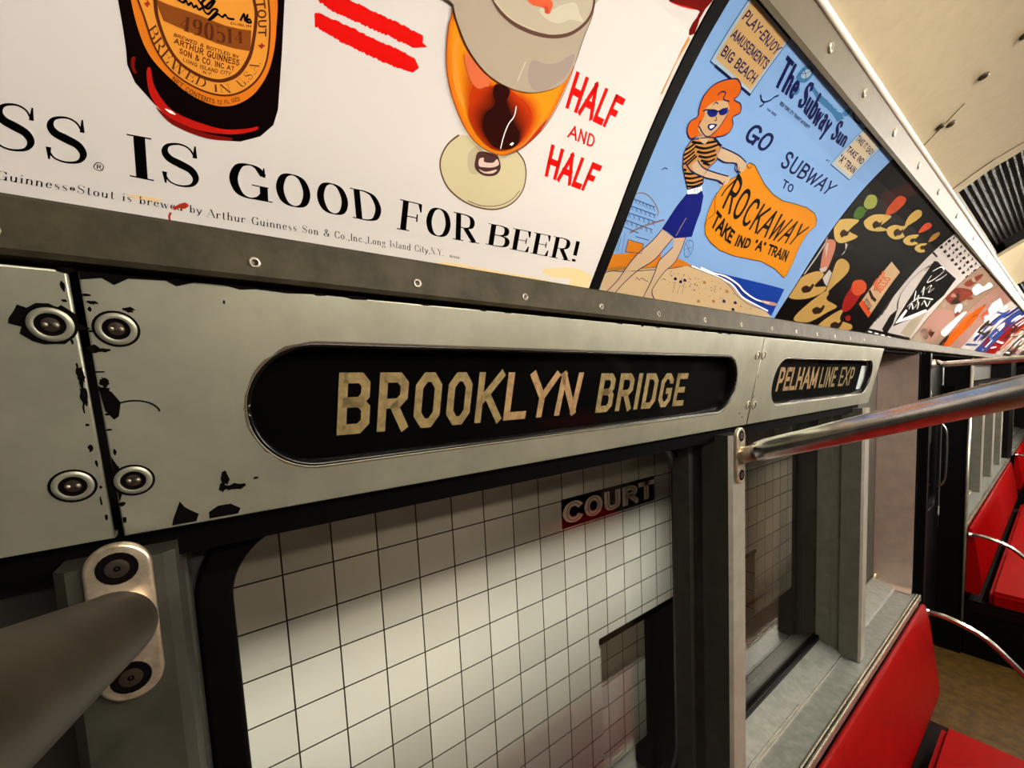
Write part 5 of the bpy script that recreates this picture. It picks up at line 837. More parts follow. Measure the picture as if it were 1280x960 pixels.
ART['brown'] = [
 ('P','pinkb',1,[(1.9866,0.1096),(1.9789,0.1497),(2.1754,0.1767),(2.4331,0.1752),(2.4399,0.1024),(2.4402,0.0513),(2.1944,0.0658)],1),
 ('P','redbr',1,[(2.0062,0.2124),(2.0584,0.2437),(2.2586,0.2626),(2.3891,0.2546),(2.3077,0.2111),(2.1829,0.1992)],1),
 ('P','khaki',1,[(2.1001,0.0446),(2.0941,0.1058),(2.2663,0.0811),(2.3356,0.0413),(2.2185,0.0374)],1),
 ('P','white',1,[(2.326,0.1956),(2.3293,0.2132),(2.4184,0.2099),(2.4617,0.1896),(2.411,0.1794)],1),
 ('P','white',1,[(2.2978,0.2673),(2.2828,0.2885),(2.4065,0.293),(2.4037,0.3115),(2.5253,0.3091),(2.4689,0.276),(2.4323,0.2595)],1),
 ('P','white',1,[(2.4399,0.1024),(2.4626,0.1409),(2.5371,0.1959),(2.6415,0.1917),(2.6168,0.1381),(2.5911,0.0906)],1),
 ('P','redbr',1,[(2.1062,0.2652),(2.1394,0.2967),(2.1906,0.3158),(2.237,0.2938),(2.2167,0.2685)],1),
 ('P','inkbr',2,[(2.2235,0.2104),(2.2083,0.2266),(2.3502,0.2142),(2.261,0.2081)],0),
 ('P','pinkb',2,[(2.0851,0.124),(2.0753,0.1423),(2.2069,0.1248),(2.13,0.1175)],0),
 ('P','pinkb',2,[(2.0937,0.2192),(2.0935,0.2298),(2.1944,0.2278),(2.1272,0.2173)],0),
 ('P','inkbr',2,[(2.2863,0.0831),(2.3251,0.1002),(2.3486,0.0825),(2.3554,0.0715)],0),
 ('P','khaki',2,[(2.0941,0.1853),(2.1165,0.1983),(2.1572,0.1837),(2.142,0.1797)],0),
 ('P','khaki',2,[(2.3869,0.2165),(2.3877,0.2284),(2.4776,0.2246),(2.4318,0.2139)],0),
 ('P','redbr',2,[(2.23,0.0888),(2.219,0.1047),(2.3407,0.0874),(2.2961,0.0776)],0),
 ('P','pinkb',2,[(2.1345,0.0751),(2.1729,0.0851),(2.224,0.0768),(2.1962,0.0637)],0),
 ('P','inkbr',2,[(2.1782,0.2043),(2.1868,0.2242),(2.2821,0.208),(2.2262,0.1996)],0),
 ('P','redbr',2,[(2.3954,0.1763),(2.4179,0.1907),(2.5177,0.1837),(2.4574,0.1695)],0),
 ('P','pinkb',2,[(2.2979,0.0591),(2.3631,0.0707),(2.4237,0.0567),(2.339,0.054)],0),
 ('P','redbr',2,[(2.3657,0.2385),(2.4106,0.2501),(2.4735,0.2482),(2.4146,0.2356)],0),
 ('P','inkbr',2,[(2.1549,0.2283),(2.1466,0.2403),(2.237,0.2296),(2.2263,0.22)],0),
 ('P','khaki',2,[(2.1349,0.2856),(2.119,0.2945),(2.2377,0.2898),(2.1833,0.2829)],0),
 ('P','khaki',2,[(2.2354,0.0985),(2.292,0.1082),(2.321,0.0951),(2.2803,0.0927)],0),
 ('P','redbr',2,[(2.245,0.088),(2.3155,0.0979),(2.3021,0.0875),(2.3035,0.0788)],0),
]
ART['swim'] = [
 ('P','orangehair',1,[(2.6729,0.0321),(2.6516,0.1002),(2.6677,0.1872),(2.775,0.2503),(2.8354,0.2492),(2.9401,0.1868),(2.9036,0.1127),(2.8677,0.0375)],0),
 ('P','inkbr',1,[(2.5898,0.0366),(2.5942,0.0974),(2.6779,0.0947),(2.748,0.0307)],0),
 ('P','white',1,[(3.0787,0.2117),(2.9125,0.2712),(2.9316,0.3034),(3.2417,0.2892),(3.3009,0.2289),(3.3477,0.1834)],0),
 ('P','redl',1,[(2.9752,0.2111),(2.9633,0.2468),(3.1452,0.2323),(3.1516,0.2019)],0),
 ('L','inkbr',2,0.006,[(2.8002,0.0356),(2.7447,0.1118),(2.8143,0.1917),(2.8777,0.2106)],1,0),
 ('L','ink',2,0.008,[(2.8538,0.1386),(2.7805,0.2371),(2.8028,0.253)],1,0),
]
PROFILE = [(-0.022, 1.831), (-0.01715, 1.84044), (-0.00996, 1.85422), (-0.001, 1.87), (0.01033, 1.88789), (0.02344, 1.90778), (0.036, 1.927), (0.04696, 1.94459), (0.05737, 1.96152), (0.068, 1.978), (0.07911, 1.99419), (0.09044, 2.00993), (0.102, 2.025), (0.11393, 2.03956), (0.12607, 2.05344), (0.138, 2.066), (0.15007, 2.07715), (0.16193, 2.08696), (0.172, 2.095), (0.17985, 2.101), (0.18593, 2.10522), (0.19, 2.108)]
PS = [0]
for a, b in zip(PROFILE, PROFILE[1:]): PS.append(PS[-1]+math.hypot(b[0]-a[0], b[1]-a[1]))
def cove(u, v, n=0):
    i = 0
    while i < len(PS)-2 and v > PS[i+1]: i += 1
    a, b = PROFILE[i], PROFILE[i+1]; L = PS[i+1]-PS[i]; f = (v-PS[i])/L; dx, dz = (b[0]-a[0])/L, (b[1]-a[1])/L
    return Vector((a[0]+(b[0]-a[0])*f+dz*n, u, a[1]+(b[1]-a[1])*f-dx*n))
LAYER = .00006
def printed(name, ops, bounds, base_mat, mapf, breaks, parent=None, thick=.0006):
    u0, u1, v0, v1 = bounds; bm = bmesh.new(); mats = [base_mat]
    def mi(c):
        k = 'p_'+c if 'p_'+c in M else c
        if k not in mats: mats.append(k)
        return mats.index(k)
    def add(poly, lay, m):
        if len(poly) < 3: return
        try: f = bm.faces.new([bm.verts.new((q[0], q[1], lay*LAYER)) for q in poly])
        except ValueError: return
        f.material_index = m
    add([(u0, v0), (u1, v0), (u1, v1), (u0, v1)], 0, 0)
    def blend(ca, cb, f):
        k = 'p_%s_%s_%d' % (ca, cb, round(f*100))
        if k not in M: M[k] = mat(k, [a+(b-a)*f for a, b in zip(PRINT[ca], PRINT[cb])], .3, spec=.05)
        return k[2:]
    for op in ops:
        if op[0] == 'B':                                   # a printed blend from one outline and ink to another
            A, B_ = smoothpts(op[4], 4, True), smoothpts(op[5], 4, True); N = op[6]
            for i in range(N):
                f = i/(N-1); add([a.lerp(b, f) for a, b in zip(A, B_)], op[3]+i, mi(blend(op[1], op[2], f)))
        elif op[0] == 'P':
            pts = smoothpts([(q[0], q[1]) for q in op[3]], 4, True) if op[4] else op[3]; add(pts, op[2], mi(op[1]))
        elif op[0] == 'L':
            for q in line_polys(op[4], op[3], op[5], op[6]): add(q, op[2], mi(op[1]))
        else:
            for q in text_polys(op[3], op[4], op[5], op[6], op[7]): add(q, op[2], mi(op[1]))
    bm.normal_update()
    for f in bm.faces:
        if f.normal.z < 0: f.normal_flip()
    bmesh.ops.triangulate(bm, faces=[f for f in bm.faces if len(f.verts) > 4], ngon_method='EAR_CLIP')
    for co, no in (((u0, 0, 0), (-1, 0, 0)), ((u1, 0, 0), (1, 0, 0)), ((0, v0, 0), (0, -1, 0)), ((0, v1, 0), (0, 1, 0))):
        bmesh.ops.bisect_plane(bm, geom=bm.verts[:]+bm.edges[:]+bm.faces[:], dist=1e-6, plane_co=co, plane_no=no, clear_outer=True)
    for v in breaks:
        if v0 < v < v1: bmesh.ops.bisect_plane(bm, geom=bm.verts[:]+bm.edges[:]+bm.faces[:], dist=1e-6, plane_co=(0, v, 0), plane_no=(0, 1, 0))
    bm.normal_update()
    for f in bm.faces:
        if f.normal.z < 0: f.normal_flip()
    # the card's back and edges
    vs = [v0]+[v for v in breaks if v0 < v < v1]+[v1]
    fr = [(bm.verts.new((u0, v, 0)), bm.verts.new((u1, v, 0))) for v in vs]; bk = [(bm.verts.new((u0, v, -thick)), bm.verts.new((u1, v, -thick))) for v in vs]
    for i in range(len(vs)-1):
        bm.faces.new((bk[i][1], bk[i][0], bk[i+1][0], bk[i+1][1]))
        bm.faces.new((fr[i][0], fr[i+1][0], bk[i+1][0], bk[i][0])); bm.faces.new((fr[i+1][1], fr[i][1], bk[i][1], bk[i+1][1]))
    for i in (0, -1): bm.faces.new((fr[i][0], fr[i][1], bk[i][1], bk[i][0]))
    for v in bm.verts: v.co = mapf(v.co.x, v.co.y, v.co.z)
    return obj(name, bm, mats, parent)
# ================================================================== THE CAR: shell
YA, YB = -1.1, 10.0
bm = bmesh.new(); box(bm, -.3, 2.85, YA, YB, -.06, 0); obj('floor', bm, 'floor', structure=True)
def sheet(x):
    return lambda a, b, n: Vector((x+n, a, b))
WIN = [(-.003, .775), (.905, 1.684)]           # clear glass, along the car
WZ0, WZ1 = .872, 1.625
BAYS = [(0.0, WIN), (3.62, [(.35, .95), (1.1, 1.7), (1.85, 2.45)]), (7.2, [(.35, .95), (1.1, 1.7)])]
def wall_holes():
    hs = []
    for off, ws in BAYS:
        for a, b in ws: hs.append(stadium(a+off-.012, b+off+.012, WZ0-.012, WZ1+.012, .075))
    return hs
plate('wall_left', [(YA, 0), (YB, 0), (YB, 2.15), (YA, 2.15)], wall_holes(), .02, sheet(-.145), 'wall_paint', structure=True)
# near-black boxes added as shade over the windows, then the furring behind the cards
bm = bmesh.new(); box(bm, -.134, -.045, YA, 1.66, 1.640, 1.668); box(bm, -.134, -.045, 3.55, YB, 1.640, 1.668); obj('trim_1', bm, 'shade_trim_black', structure=True)
bm = bmesh.new(); extrude_profile(bm, [(-.052, 1.84), (-.03, 1.866), (.034, 1.968), (.1, 2.062), (.165, 2.125), (.12, 2.14), (-.134, 2.14), (-.134, 1.84)], YA, YB, 0, close=True); obj('trim_2', bm, 'void', structure=True)
# windows: rubber, glass
def window(n, y0, y1, off=0):
    t = empty('window_%d' % n, (-.14, (y0+y1)/2+off, WZ0)); t['kind'] = 'structure'
    a, b = y0+off, y1+off
    plate('window_seal', stadium(a-.03, b+.03, WZ0-.03, WZ1+.03, .09), [stadium(a, b, WZ0, WZ1, .062)], .012, sheet(-.129), 'rubber', t, bevel=.004)
    plate('pane', stadium(a-.008, b+.008, WZ0-.008, WZ1+.008, .066), [], .004, sheet(-.136), 'glass', t)
    return t
k = 0
for off, ws in BAYS:
    for a, b in ws: k += 1; window(k, a, b, off)
# window posts
def post(y0, y1, ztop=1.652, x1=-.014, fm='post_front_lit', sm='post'):
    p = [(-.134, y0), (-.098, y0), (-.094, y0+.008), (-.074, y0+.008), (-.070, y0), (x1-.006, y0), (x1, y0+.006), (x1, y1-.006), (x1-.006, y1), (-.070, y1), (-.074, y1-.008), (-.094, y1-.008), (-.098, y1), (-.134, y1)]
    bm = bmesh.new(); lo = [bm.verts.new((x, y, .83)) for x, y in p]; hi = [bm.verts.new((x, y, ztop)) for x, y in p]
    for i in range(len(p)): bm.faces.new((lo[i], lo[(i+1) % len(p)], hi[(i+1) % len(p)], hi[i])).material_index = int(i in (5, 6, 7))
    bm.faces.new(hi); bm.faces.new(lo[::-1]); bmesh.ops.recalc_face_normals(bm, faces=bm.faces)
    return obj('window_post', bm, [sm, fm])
posts = [(-.092, -.033, 'grey metal window post at the near end carrying the blurred rail'), (.762, .822, 'grey metal post between the tiled window and the next one, holding a rail bracket'), (1.60, 1.655, 'grey metal post standing beside the steel partition'),
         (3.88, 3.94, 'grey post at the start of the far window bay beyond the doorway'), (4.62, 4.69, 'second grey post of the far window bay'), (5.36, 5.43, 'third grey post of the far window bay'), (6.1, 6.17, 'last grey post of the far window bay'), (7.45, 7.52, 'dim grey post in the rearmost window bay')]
for a, b, l in posts: tag(post(a, b, fm='post' if a < 0 else 'post_front_lit', sm='post_lit' if a > 1 else 'post'), l, 'post', 'posts between the windows')
# ledges under the windows with a double metal edge
def ledge(n, y0, y1):
    t = empty('trim_%d' % n, (-.05, y0, .8)); t['kind'] = 'structure'
    bm = bmesh.new(); extrude_profile(bm, [(-.134, .856), (-.128, .858), (-.062, .836), (-.058, .829), (.0, .8265), (.012, .8265), (.012, .78), (-.134, .78)], y0, y1, 0, close=True); obj('ledge', bm, 'ledge', t)
    bm = bmesh.new()
    for x in (-.131,): tube(bm, [(x, y0, .862), (x, y1, .862)], .0035, 8)
    tube(bm, [(-.06, y0, .8345), (-.06, min(y1, 1.59) if y0 < 1 else y1, .8345)], .0022, 8); tube(bm, [(-.066, y0, .838), (-.066, min(y1, 1.25) if y0 < 1 else y1, .838)], .0016, 8)
    obj('bead', bm, 'ledge_trim', t)
    bm = bmesh.new(); box(bm, .0035, .0095, y0, y1, .825, .831, bev=.002); box(bm, .012, .02, y0, y1, .806, .832, bev=.003); obj('edging', bm, 'ledge_trim', t)
    bm = bmesh.new(); box(bm, .0095, .0122, y0, y1, .826, .8275); obj('groove', bm, 'chip', t)
    return t
ledge(3, YA, 2.305); ledge(4, 3.62, 6.6); ledge(5, 7.2, YB)
# lower wall
bm = bmesh.new(); box(bm, -.134, -.02, YA, 2.3, 0, .78); box(bm, -.134, -.02, 3.62, 6.6, 0, .78); box(bm, -.134, -.02, 7.2, YB, 0, .78); obj('wall_side', bm, 'wall_paint', structure=True)
# ceiling with vent bays
CP = [(.184, 2.128), (.24, 2.163), (.32, 2.196), (.45, 2.232), (.62, 2.262), (.85, 2.284), (1.25, 2.295), (1.65, 2.284), (1.88, 2.262), (2.05, 2.232), (2.18, 2.196), (2.26, 2.163), (2.316, 2.128)]
bm = bmesh.new()
for y0, y1 in ((YA, 1.33), (2.2, 3.0), (3.9, 4.8), (5.7, 6.6), (7.5, YB)):
    extrude_profile(bm, CP, y0, y1, 0, smooth=True); extrude_profile(bm, [(x, z+.012) for x, z in CP], y0, y1, 0, smooth=True)
    for y in (y0, y1):
        vs = [bm.verts.new((x, y, z)) for x, z in CP]; vt = [bm.verts.new((x, y, z+.012)) for x, z in CP]
        for i in range(len(CP)-1): bm.faces.new((vs[i], vs[i+1], vt[i+1], vt[i]))
obj('ceiling', bm, 'ceiling', structure=True)
bm = bmesh.new(); extrude_profile(bm, [(x, z+.11) for x, z in CP], YA, YB, 0); obj('ceiling_back', bm, 'void', structure=True)
# coving strip between the cards and the ceiling
bm = bmesh.new(); extrude_profile(bm, [(.168, 2.100), (.1745, 2.0905), (.178, 2.0935), (.189, 2.128), (.190, 2.15), (.165, 2.15)], YA, YB, 0, close=True); cv = obj('trim_6', bm, 'molding', structure=True)
bm = bmesh.new(); tube(bm, [(.189, YA, 2.1285), (.189, YB, 2.1285)], .0042, 10); obj('bead', bm, 'bead', cv)
rnd = random.Random(2)
for y in (.575, .70, .85, 1.02, 1.2, 1.42, 1.7, 2.0):
    bm = bmesh.new(); lathe(bm, (.1835, y, 2.110), (.953, 0, -.303), [(.0055, -.001), (.0052, .0012), (.003, .002), (.0005, .0014)], 14, [0, 0, 1]); obj('screw', bm, ['screw', 'screwdk'], cv)
def ceil_z(x):
    for (a, za), (b, zb) in zip(CP, CP[1:]):
        if a <= x <= b: return za+(zb-za)*(x-a)/(b-a)
ceil = bpy.data.objects['ceiling']
for x, y in ((.213, .98), (.222, 1.0), (.262, .93), (.300, .9), (.262, .62)):
    bm = bmesh.new(); lathe(bm, (x, y, ceil_z(x)+.001), (.35, 0, -.94), [(.006, 0), (.006, .003), (.003, .0045), (.0005, .003)], 14, [0, 0, 1]); obj('screw', bm, ['molding', 'screwdk'], ceil)
bm = bmesh.new(); tube(bm, [(x, 1.0-(x-.19)*.55, ceil_z(x)-.0004) for x in (.19, .21, .225, .24)], .0006, 6); obj('seam', bm, 'rust', ceil)
bm = bmesh.new(); tube(bm, [(x, 1.285, ceil_z(x)-.0003) for x in [.188+.03*k for k in range(20)]], .0008, 6); obj('seam', bm, 'rust', ceil)
# corrugated vent grilles in the ceiling bays
for n, (y0, y1, l) in enumerate(((1.335, 2.195, 'dark corrugated ceiling vent nearest the bright ceiling panel'), (3.005, 3.895, 'dark ceiling vent beyond the second beige ceiling panel'), (4.805, 5.695, 'third dark ceiling vent, far along the car'))):
    t = tag(empty('ceiling_vent', (.6, y0, 2.2)), l, 'vent')
    bm = bmesh.new(); prof = []
    N = 420
    for i in range(N):
        x = .19+(2.12)*i/(N-1); prof.append((x, ceil_z(min(max(x, .185), 2.31))+.042+(.007 if i % 2 else 0)))
    extrude_profile(bm, prof, y0, y1, 0, ny=1); obj('slats', bm, 'grille', t)
    bm = bmesh.new()
    for j in range(44):
        y = y0+.015+(y1-y0-.03)*j/43
        for i in range(len(CP)-1):
            (a, za), (b, zb) = CP[i], CP[i+1]
            vs = [bm.verts.new(q) for q in ((a, y, za+.036), (b, y, zb+.036), (b, y+.003, zb+.036), (a, y+.003, za+.036))]; bm.faces.new(vs)
    obj('crossbars', bm, 'grille', t)
# rail under the cards, with its screws
bm = bmesh.new(); extrude_profile(bm, [(-.012, 1.872), (.004, 1.8725), (.0065, 1.870), (.008, 1.842), (.0055, 1.839), (-.02, 1.839)], YA, YB, 0, close=True); rl = obj('trim_7', bm, 'panel_trim', structure=True)
for y in (-.09, .03, .152, .273, .392, .511, .634, .755, .88, 1.0, 1.12, 1.24, 1.36, 1.48, 1.6, 1.72):
    bm = bmesh.new(); lathe(bm, (.0074, y, 1.851), (1, 0, 0), [(.0042, -.001), (.004, .0008), (.0026, .0013), (.0012, .0004), (.0003, .0003)], 12, [0, 0, 1, 1]); obj('screw', bm, ['screw', 'screwdk'], rl)
# near-black strip standing in for the shade in the gap below that rail
bxo('trim_8', (-.05, -.012, YA, YB, 1.83, 1.841), 'shade_trim_black', structure=True)

# ================================================================== car cards
def rand_ops(y0, y1, seed, pal):
    r = random.Random(seed); ops = []
    for k in range(16):
        u = r.uniform(y0, y1-.05); v = r.uniform(.06, .3); a = r.uniform(.03, .16); h = r.uniform(.02, .09)
        ops.append(('P', r.choice(pal), 1+k % 6, [(u, v), (u+a*.5, v-h*.3), (u+a, v+h*.2), (u+a*.9, v+h), (u+a*.3, v+h*1.1), (u-.01, v+h*.5)], k % 2))
    for k in range(4):
        v = .07+.06*k+r.uniform(0, .02); u = y0+.05
        ops.append(('L', r.choice(pal), 8, .012, [(u, v), (u+(y1-y0)*r.uniform(.3, .8), v+r.uniform(-.01, .02))], 0, 0))
    return ops
V0, V1 = .043, .334
CARDS = [('beer', -.82, .376, 'p_paper', 'cream stout advertisement card with dark bottle, beer glass and large black lettering', None),
 ('sun', .393, .9015, 'p_sky', 'pale blue seaside travel poster with red haired woman and orange banner', None),
 ('black', .905, 1.511, 'p_night', 'black dessert advertisement card with yellow spoons and a small tan box', None),
 ('ice', 1.514, 2.05, 'p_greyp', 'black and white line drawing card beside the black spoon card', None),
 ('brown', 2.054, 2.60, 'p_brownp', 'brown and pink picture card beside the black and white drawing', None),
 ('swim', 2.604, 3.22, 'p_pinkb', 'pink card crossed by an orange streak and white patch', None),
 (None, 3.224, 3.76, 'p_greyp', 'far card mostly pale with blue and dark patches', ('bluep', 'navyf', 'white', 'inkbr')), (None, 3.764, 4.3, 'p_bluep', 'blue card with white patches just past the pale one', ('white', 'bluep', 'redd')),
 (None, 4.304, 4.9, 'p_redd', 'dark red card far down the row of cards', ('white', 'inkbr', 'redd')), (None, 4.904, 5.5, 'p_greyp', 'off-white card beyond the dark red card', ('inkbr', 'redl', 'khaki')),
 (None, 5.504, 6.3, 'p_inkbr', 'dark brown card near the far end of the row', ('white', 'pinkb', 'khaki')), (None, 6.304, 7.1, 'p_khaki', 'khaki card at the far end of the row', ('white', 'navyf', 'redd'))]
for i, (k, a, b, bmn, l, pal) in enumerate(CARDS):
    o = printed('advertisement_card', ART[k] if k else rand_ops(a, b, i, pal), (a, b, V0, V1), bmn, lambda u, v, n: cove(u, v, n+.0022), PS)
    tag(o, l, 'advertisement', 'advertising cards in the coving')
bm = bmesh.new()
def strip(bm, u0, u1, n0, n1):
    vs = [V0+(V1-V0)*i/24 for i in range(25)]; R = [[bm.verts.new(cove(u, v, n)) for v in vs] for u, n in ((u0, n0), (u0, n1), (u1, n1), (u1, n0))]
    for i in range(24):
        for j in range(3): bm.faces.new((R[j][i], R[j+1][i], R[j+1][i+1], R[j][i+1]))
strip(bm, .377, .3925, -.002, .0034); o = obj('divider_strip', bm, 'black'); tag(o, 'black strip between the beer card and the blue seaside poster', 'strip')

# ================================================================== destination sign panels
LEAN = .2; CT = 1/math.sqrt(1+LEAN*LEAN); ST = LEAN*CT
def lean(y, t, n=0):
    return Vector((-t*ST+n*CT, y, 1.8365-t*CT-n*ST))
LN = Vector((CT, 0, -ST))
PH = .1755
def lmap(a, b, n): return lean(a, -b, n)
def screw(y, z, parent, chipped=0):
    t = (1.8365-z)/CT; c = lean(y, t, .0022); bm = bmesh.new()
    lathe(bm, c, LN, [(.0112, .0003), (.0098, .0004), (.0094, .0012), (.0066, .0013), (.0060, .0005), (.0056, .0003), (.004, .0006), (.0004, .0010)], 28, [1, 0, 0, 1, 1, 1, 2])
    for s in (-1, 1):
        lathe(bm, c+Vector((0, s*.0022, 0))+LN*.0006, LN, [(.0014, 0), (.0011, .0009), (.0002, .0011)], 10, [3, 3])
    return obj('screw', bm, ['panel', 'chip', 'screwdk', 'screw'], parent)
def small_screw(y, z, parent):
    c = lean(y, (1.8365-z)/CT, .0022); bm = bmesh.new()
    lathe(bm, c, LN, [(.0085, .0004), (.008, .002), (.0062, .002), (.005, .0008), (.003, .0016), (.0003, .002)], 20, [0, 0, 1, 2, 2]); return obj('screw', bm, ['panel', 'chip', 'screw'], parent)
def chips(parent, polys, m='chip'):
    for p in polys:
        bm = bmesh.new()
        vs = [bm.verts.new(lean(y, (1.8365-z)/CT, .00245)) for y, z in p]
        f = bm.faces.new(vs); bm.normal_update()
        if f.normal.dot(LN) < 0: f.normal_flip()
        obj('chipped_paint', bm, m, parent)
def blob(y, z, ry, rz, seed, n=19):
    r = random.Random(seed); return [(y+ry*math.cos(2*PI*k/n)*r.uniform(.6, 1.1), z+rz*math.sin(2*PI*k/n)*r.uniform(.6, 1.1)) for k in range(n)]
def sign_panel(y0, y1, slot, label, texts=None):
    t = tag(empty('sign_panel', ((0), (y0+y1)/2, 1.66)), label, 'sign', 'hinged sign panels above the windows')
    holes = [stadium(slot[0], slot[1], -.1425, -.0395)] if slot else []
    plate('face_plate', [(y0, -PH), (y1, -PH), (y1+(.0 if y1 < 1.5 else .012), -.0015), (y0, -.0015)], holes, .0044, lmap, 'panel', t, bevel=.0012)
    bm = bmesh.new(); box(bm, -.060, -.0375, y0, y1, 1.664, 1.667); obj('bottom_flange', bm, 'panel', t)
    if slot:
        a, b = slot
        bm = bmesh.new()                                    # rubber rim in the slot
        loops = []
        for (g, n) in ((-.0012, -.003), (-.0008, .0012), (.001, .0020), (.0026, .0008), (.0034, -.004), (.0034, -.012)):
            loops.append([bm.verts.new(lmap(y, z, n)) for y, z in stadium(a+g, b-g, -.1425+g, -.0395-g)])
        for p, q in zip(loops, loops[1:]):
            for i in range(len(p)): bm.faces.new((p[i], p[(i+1) % len(p)], q[(i+1) % len(q)], q[i])).smooth = True
        bmesh.ops.recalc_face_normals(bm, faces=bm.faces); obj('rubber_rim', bm, 'gasket', t)
        plate('glass_cover', stadium(a+.004, b-.004, -.1385, -.0435), [], .002, lambda u, v, n: lmap(u, v, n-.0085), 'sign_glass', t)
        ops = [('T', c, 1, s, bs, tp, wt, 'block') for c, s, bs, tp, wt in texts]
        printed('roll_blind', ops, (a-.02, b+.02, -.152, -.03), 'curtain', lambda u, v, n: lmap(u, v, n-.0165), [], t, .0004)
        bm = bmesh.new()                                    # the dark box behind
        for q in ((a-.03, b+.03, -.16, -.155), (a-.03, b+.03, -.03, -.025)): pass
        plate('sign_box', [(a-.03, -.16), (b+.03, -.16), (b+.03, -.025), (a-.03, -.025)], [], .002, lambda u, v, n: lmap(u, v, n-.024), 'void', t)
    return t
p0 = sign_panel(-1.0, -.0645, None, 'plain grey panel cut by the frame before the first sign')
screw(-.075, 1.804, p0); screw(-.079, 1.705, p0)
chips(p0, [blob(-.0755, 1.8055, .0165, .0125, 3, 21), blob(-.0665, 1.775, .002, .006, 4), blob(-.0668, 1.762, .002, .007, 5)])
tb = lambda z: -(1.8365-z)/CT
p1 = sign_panel(-.060, .8625, (.018, .787), 'grey panel whose dark rounded slot shows BROOKLYN BRIDGE in cream letters',
  [('curtain_text', 'BROOK', [(.0855, tb(1.7165)), (.262, tb(1.7155))], [(.0895, tb(1.7725)), (.266, tb(1.7715))], .17), ('curtain_text2', 'LYN', [(.27, tb(1.7155)), (.387, tb(1.7152))], [(.274, tb(1.7712)), (.397, tb(1.770))], .17), ('curtain_text', 'BRIDGE', [(.428, tb(1.714)), (.644, tb(1.712))], [(.432, tb(1.7685)), (.646, tb(1.7665))], .17)])
screw(-.047, 1.803, p1); screw(-.0505, 1.704, p1); small_screw(.848, 1.801, p1); small_screw(.851, 1.705, p1)
chips(p1, [blob(-.0565, 1.77, .0025, .004, 7), [(-.0598, 1.768), (-.054, 1.764), (-.0505, 1.757), (-.0525, 1.748), (-.055, 1.746), (-.0585, 1.752)], [(-.0595, 1.722), (-.056, 1.712), (-.0555, 1.7), (-.059, 1.69), (-.0598, 1.71)],
  [(-.033, 1.671), (-.028, 1.684), (-.0255, 1.679), (-.0225, 1.676), (-.018, 1.672), (-.02, 1.6665), (-.034, 1.6665)], [(-.012, 1.672), (-.006, 1.676), (.002, 1.676), (.008, 1.671), (.006, 1.6668), (-.012, 1.6668)],
  blob(.0, 1.697, .003, .007, 9), blob(.006, 1.689, .008, .003, 10), blob(-.002, 1.690, .003, .004, 12), blob(.02, 1.694, .0022, .0012, 13),
  [(-.0595, 1.8305), (-.05, 1.8325), (-.045, 1.829), (-.038, 1.8335), (-.02, 1.8345), (-.015, 1.8315), (-.005, 1.835), (-.0595, 1.8355)], [(.01, 1.8355), (.02, 1.833), (.03, 1.8345), (.05, 1.8335), (.07, 1.8352), (.01, 1.8358)],
  blob(-.04, 1.815, .003, .0018, 15), blob(-.056, 1.818, .003, .0012, 16), blob(-.055, 1.79, .004, .0014, 17), blob(-.054, 1.757, .003, .0012, 18), blob(.01, 1.824, .0008, .0016, 19), blob(.823, 1.69, .003, .0016, 20), blob(.838, 1.682, .002, .003, 21)])
rc = random.Random(77)
for k in range(13):
    z = 1.675+k*.0125+rc.uniform(-.003, .003); chips(p1, [blob(-.0588+rc.uniform(0, .002), z, rc.uniform(.0008, .0035), rc.uniform(.0006, .003), 100+k, 9)])
    chips(p0, [blob(-.0665-rc.uniform(0, .0015), z+.004, rc.uniform(.0006, .0018), rc.uniform(.0008, .004), 200+k, 9)])
for k in range(16):
    chips(p1, [blob(-.05+.052*k+rc.uniform(-.02, .02), 1.8352, rc.uniform(.003, .012), rc.uniform(.0007, .0022), 300+k, 13)])
bm = bmesh.new(); arc = [lean(-.0445+.0125*math.cos(a), (1.8365-1.7495)/CT-.0085*math.sin(a), .0021) for a in [PI*(.02+.92*i/14) for i in range(15)]]; tube(bm, arc, .0006, 6); obj('scratch', bm, 'chip', p1)
# worn bare edge round the slot
bm = bmesh.new()
lo = stadium(.018, .787, -.1425, -.0395); hi = []
rr = random.Random(8)
for i, (y, t) in enumerate(lo):
    pass
A_ = [bm.verts.new(lmap(y, z, .00235)) for y, z in stadium(.0175, .7875, -.143, -.039)]; B_ = []
for y, z in stadium(.0162, .7888, -.1443, -.0377): B_.append(bm.verts.new(lmap(y+rr.uniform(-.0006, .0006), z+rr.uniform(-.0009, .0009), .00235)))
for i in range(len(A_)): bm.faces.new((A_[i], B_[i], B_[(i+1) % len(B_)], A_[(i+1) % len(A_)]))
bmesh.ops.recalc_face_normals(bm, faces=bm.faces); obj('worn_edge', bm, 'rust', p1)
p2 = sign_panel(.8665, 1.712, (.946, 1.663), 'grey panel whose slot shows PELHAM LINE EXP and a pale patch',
  [('curtain_text2', 'PELHAM', [(1.019, tb(1.7225)), (1.262, tb(1.7225))], [(1.021, tb(1.776)), (1.258, tb(1.776))], .18), ('curtain_text', 'LINE', [(1.283, tb(1.7225)), (1.402, tb(1.7225))], [(1.281, tb(1.776)), (1.398, tb(1.776))], .16), ('curtain_text', 'EXP', [(1.437, tb(1.7225)), (1.562, tb(1.7225))], [(1.434, tb(1.776)), (1.556, tb(1.776))], .12)])
small_screw(.874, 1.801, p2); small_screw(.878, 1.703, p2)
plate('white_patch', [(1.611, -.130), (1.668, -.130), (1.662, -.058), (1.609, -.058)], [], .0006, lambda u, v, n: lmap(u, v, n-.0145), 'patch', p2)
chips(p2, [blob(.882, 1.704, .005, .007, 31), blob(.869, 1.72, .0015, .004, 32), blob(.869, 1.76, .0012, .004, 33)])

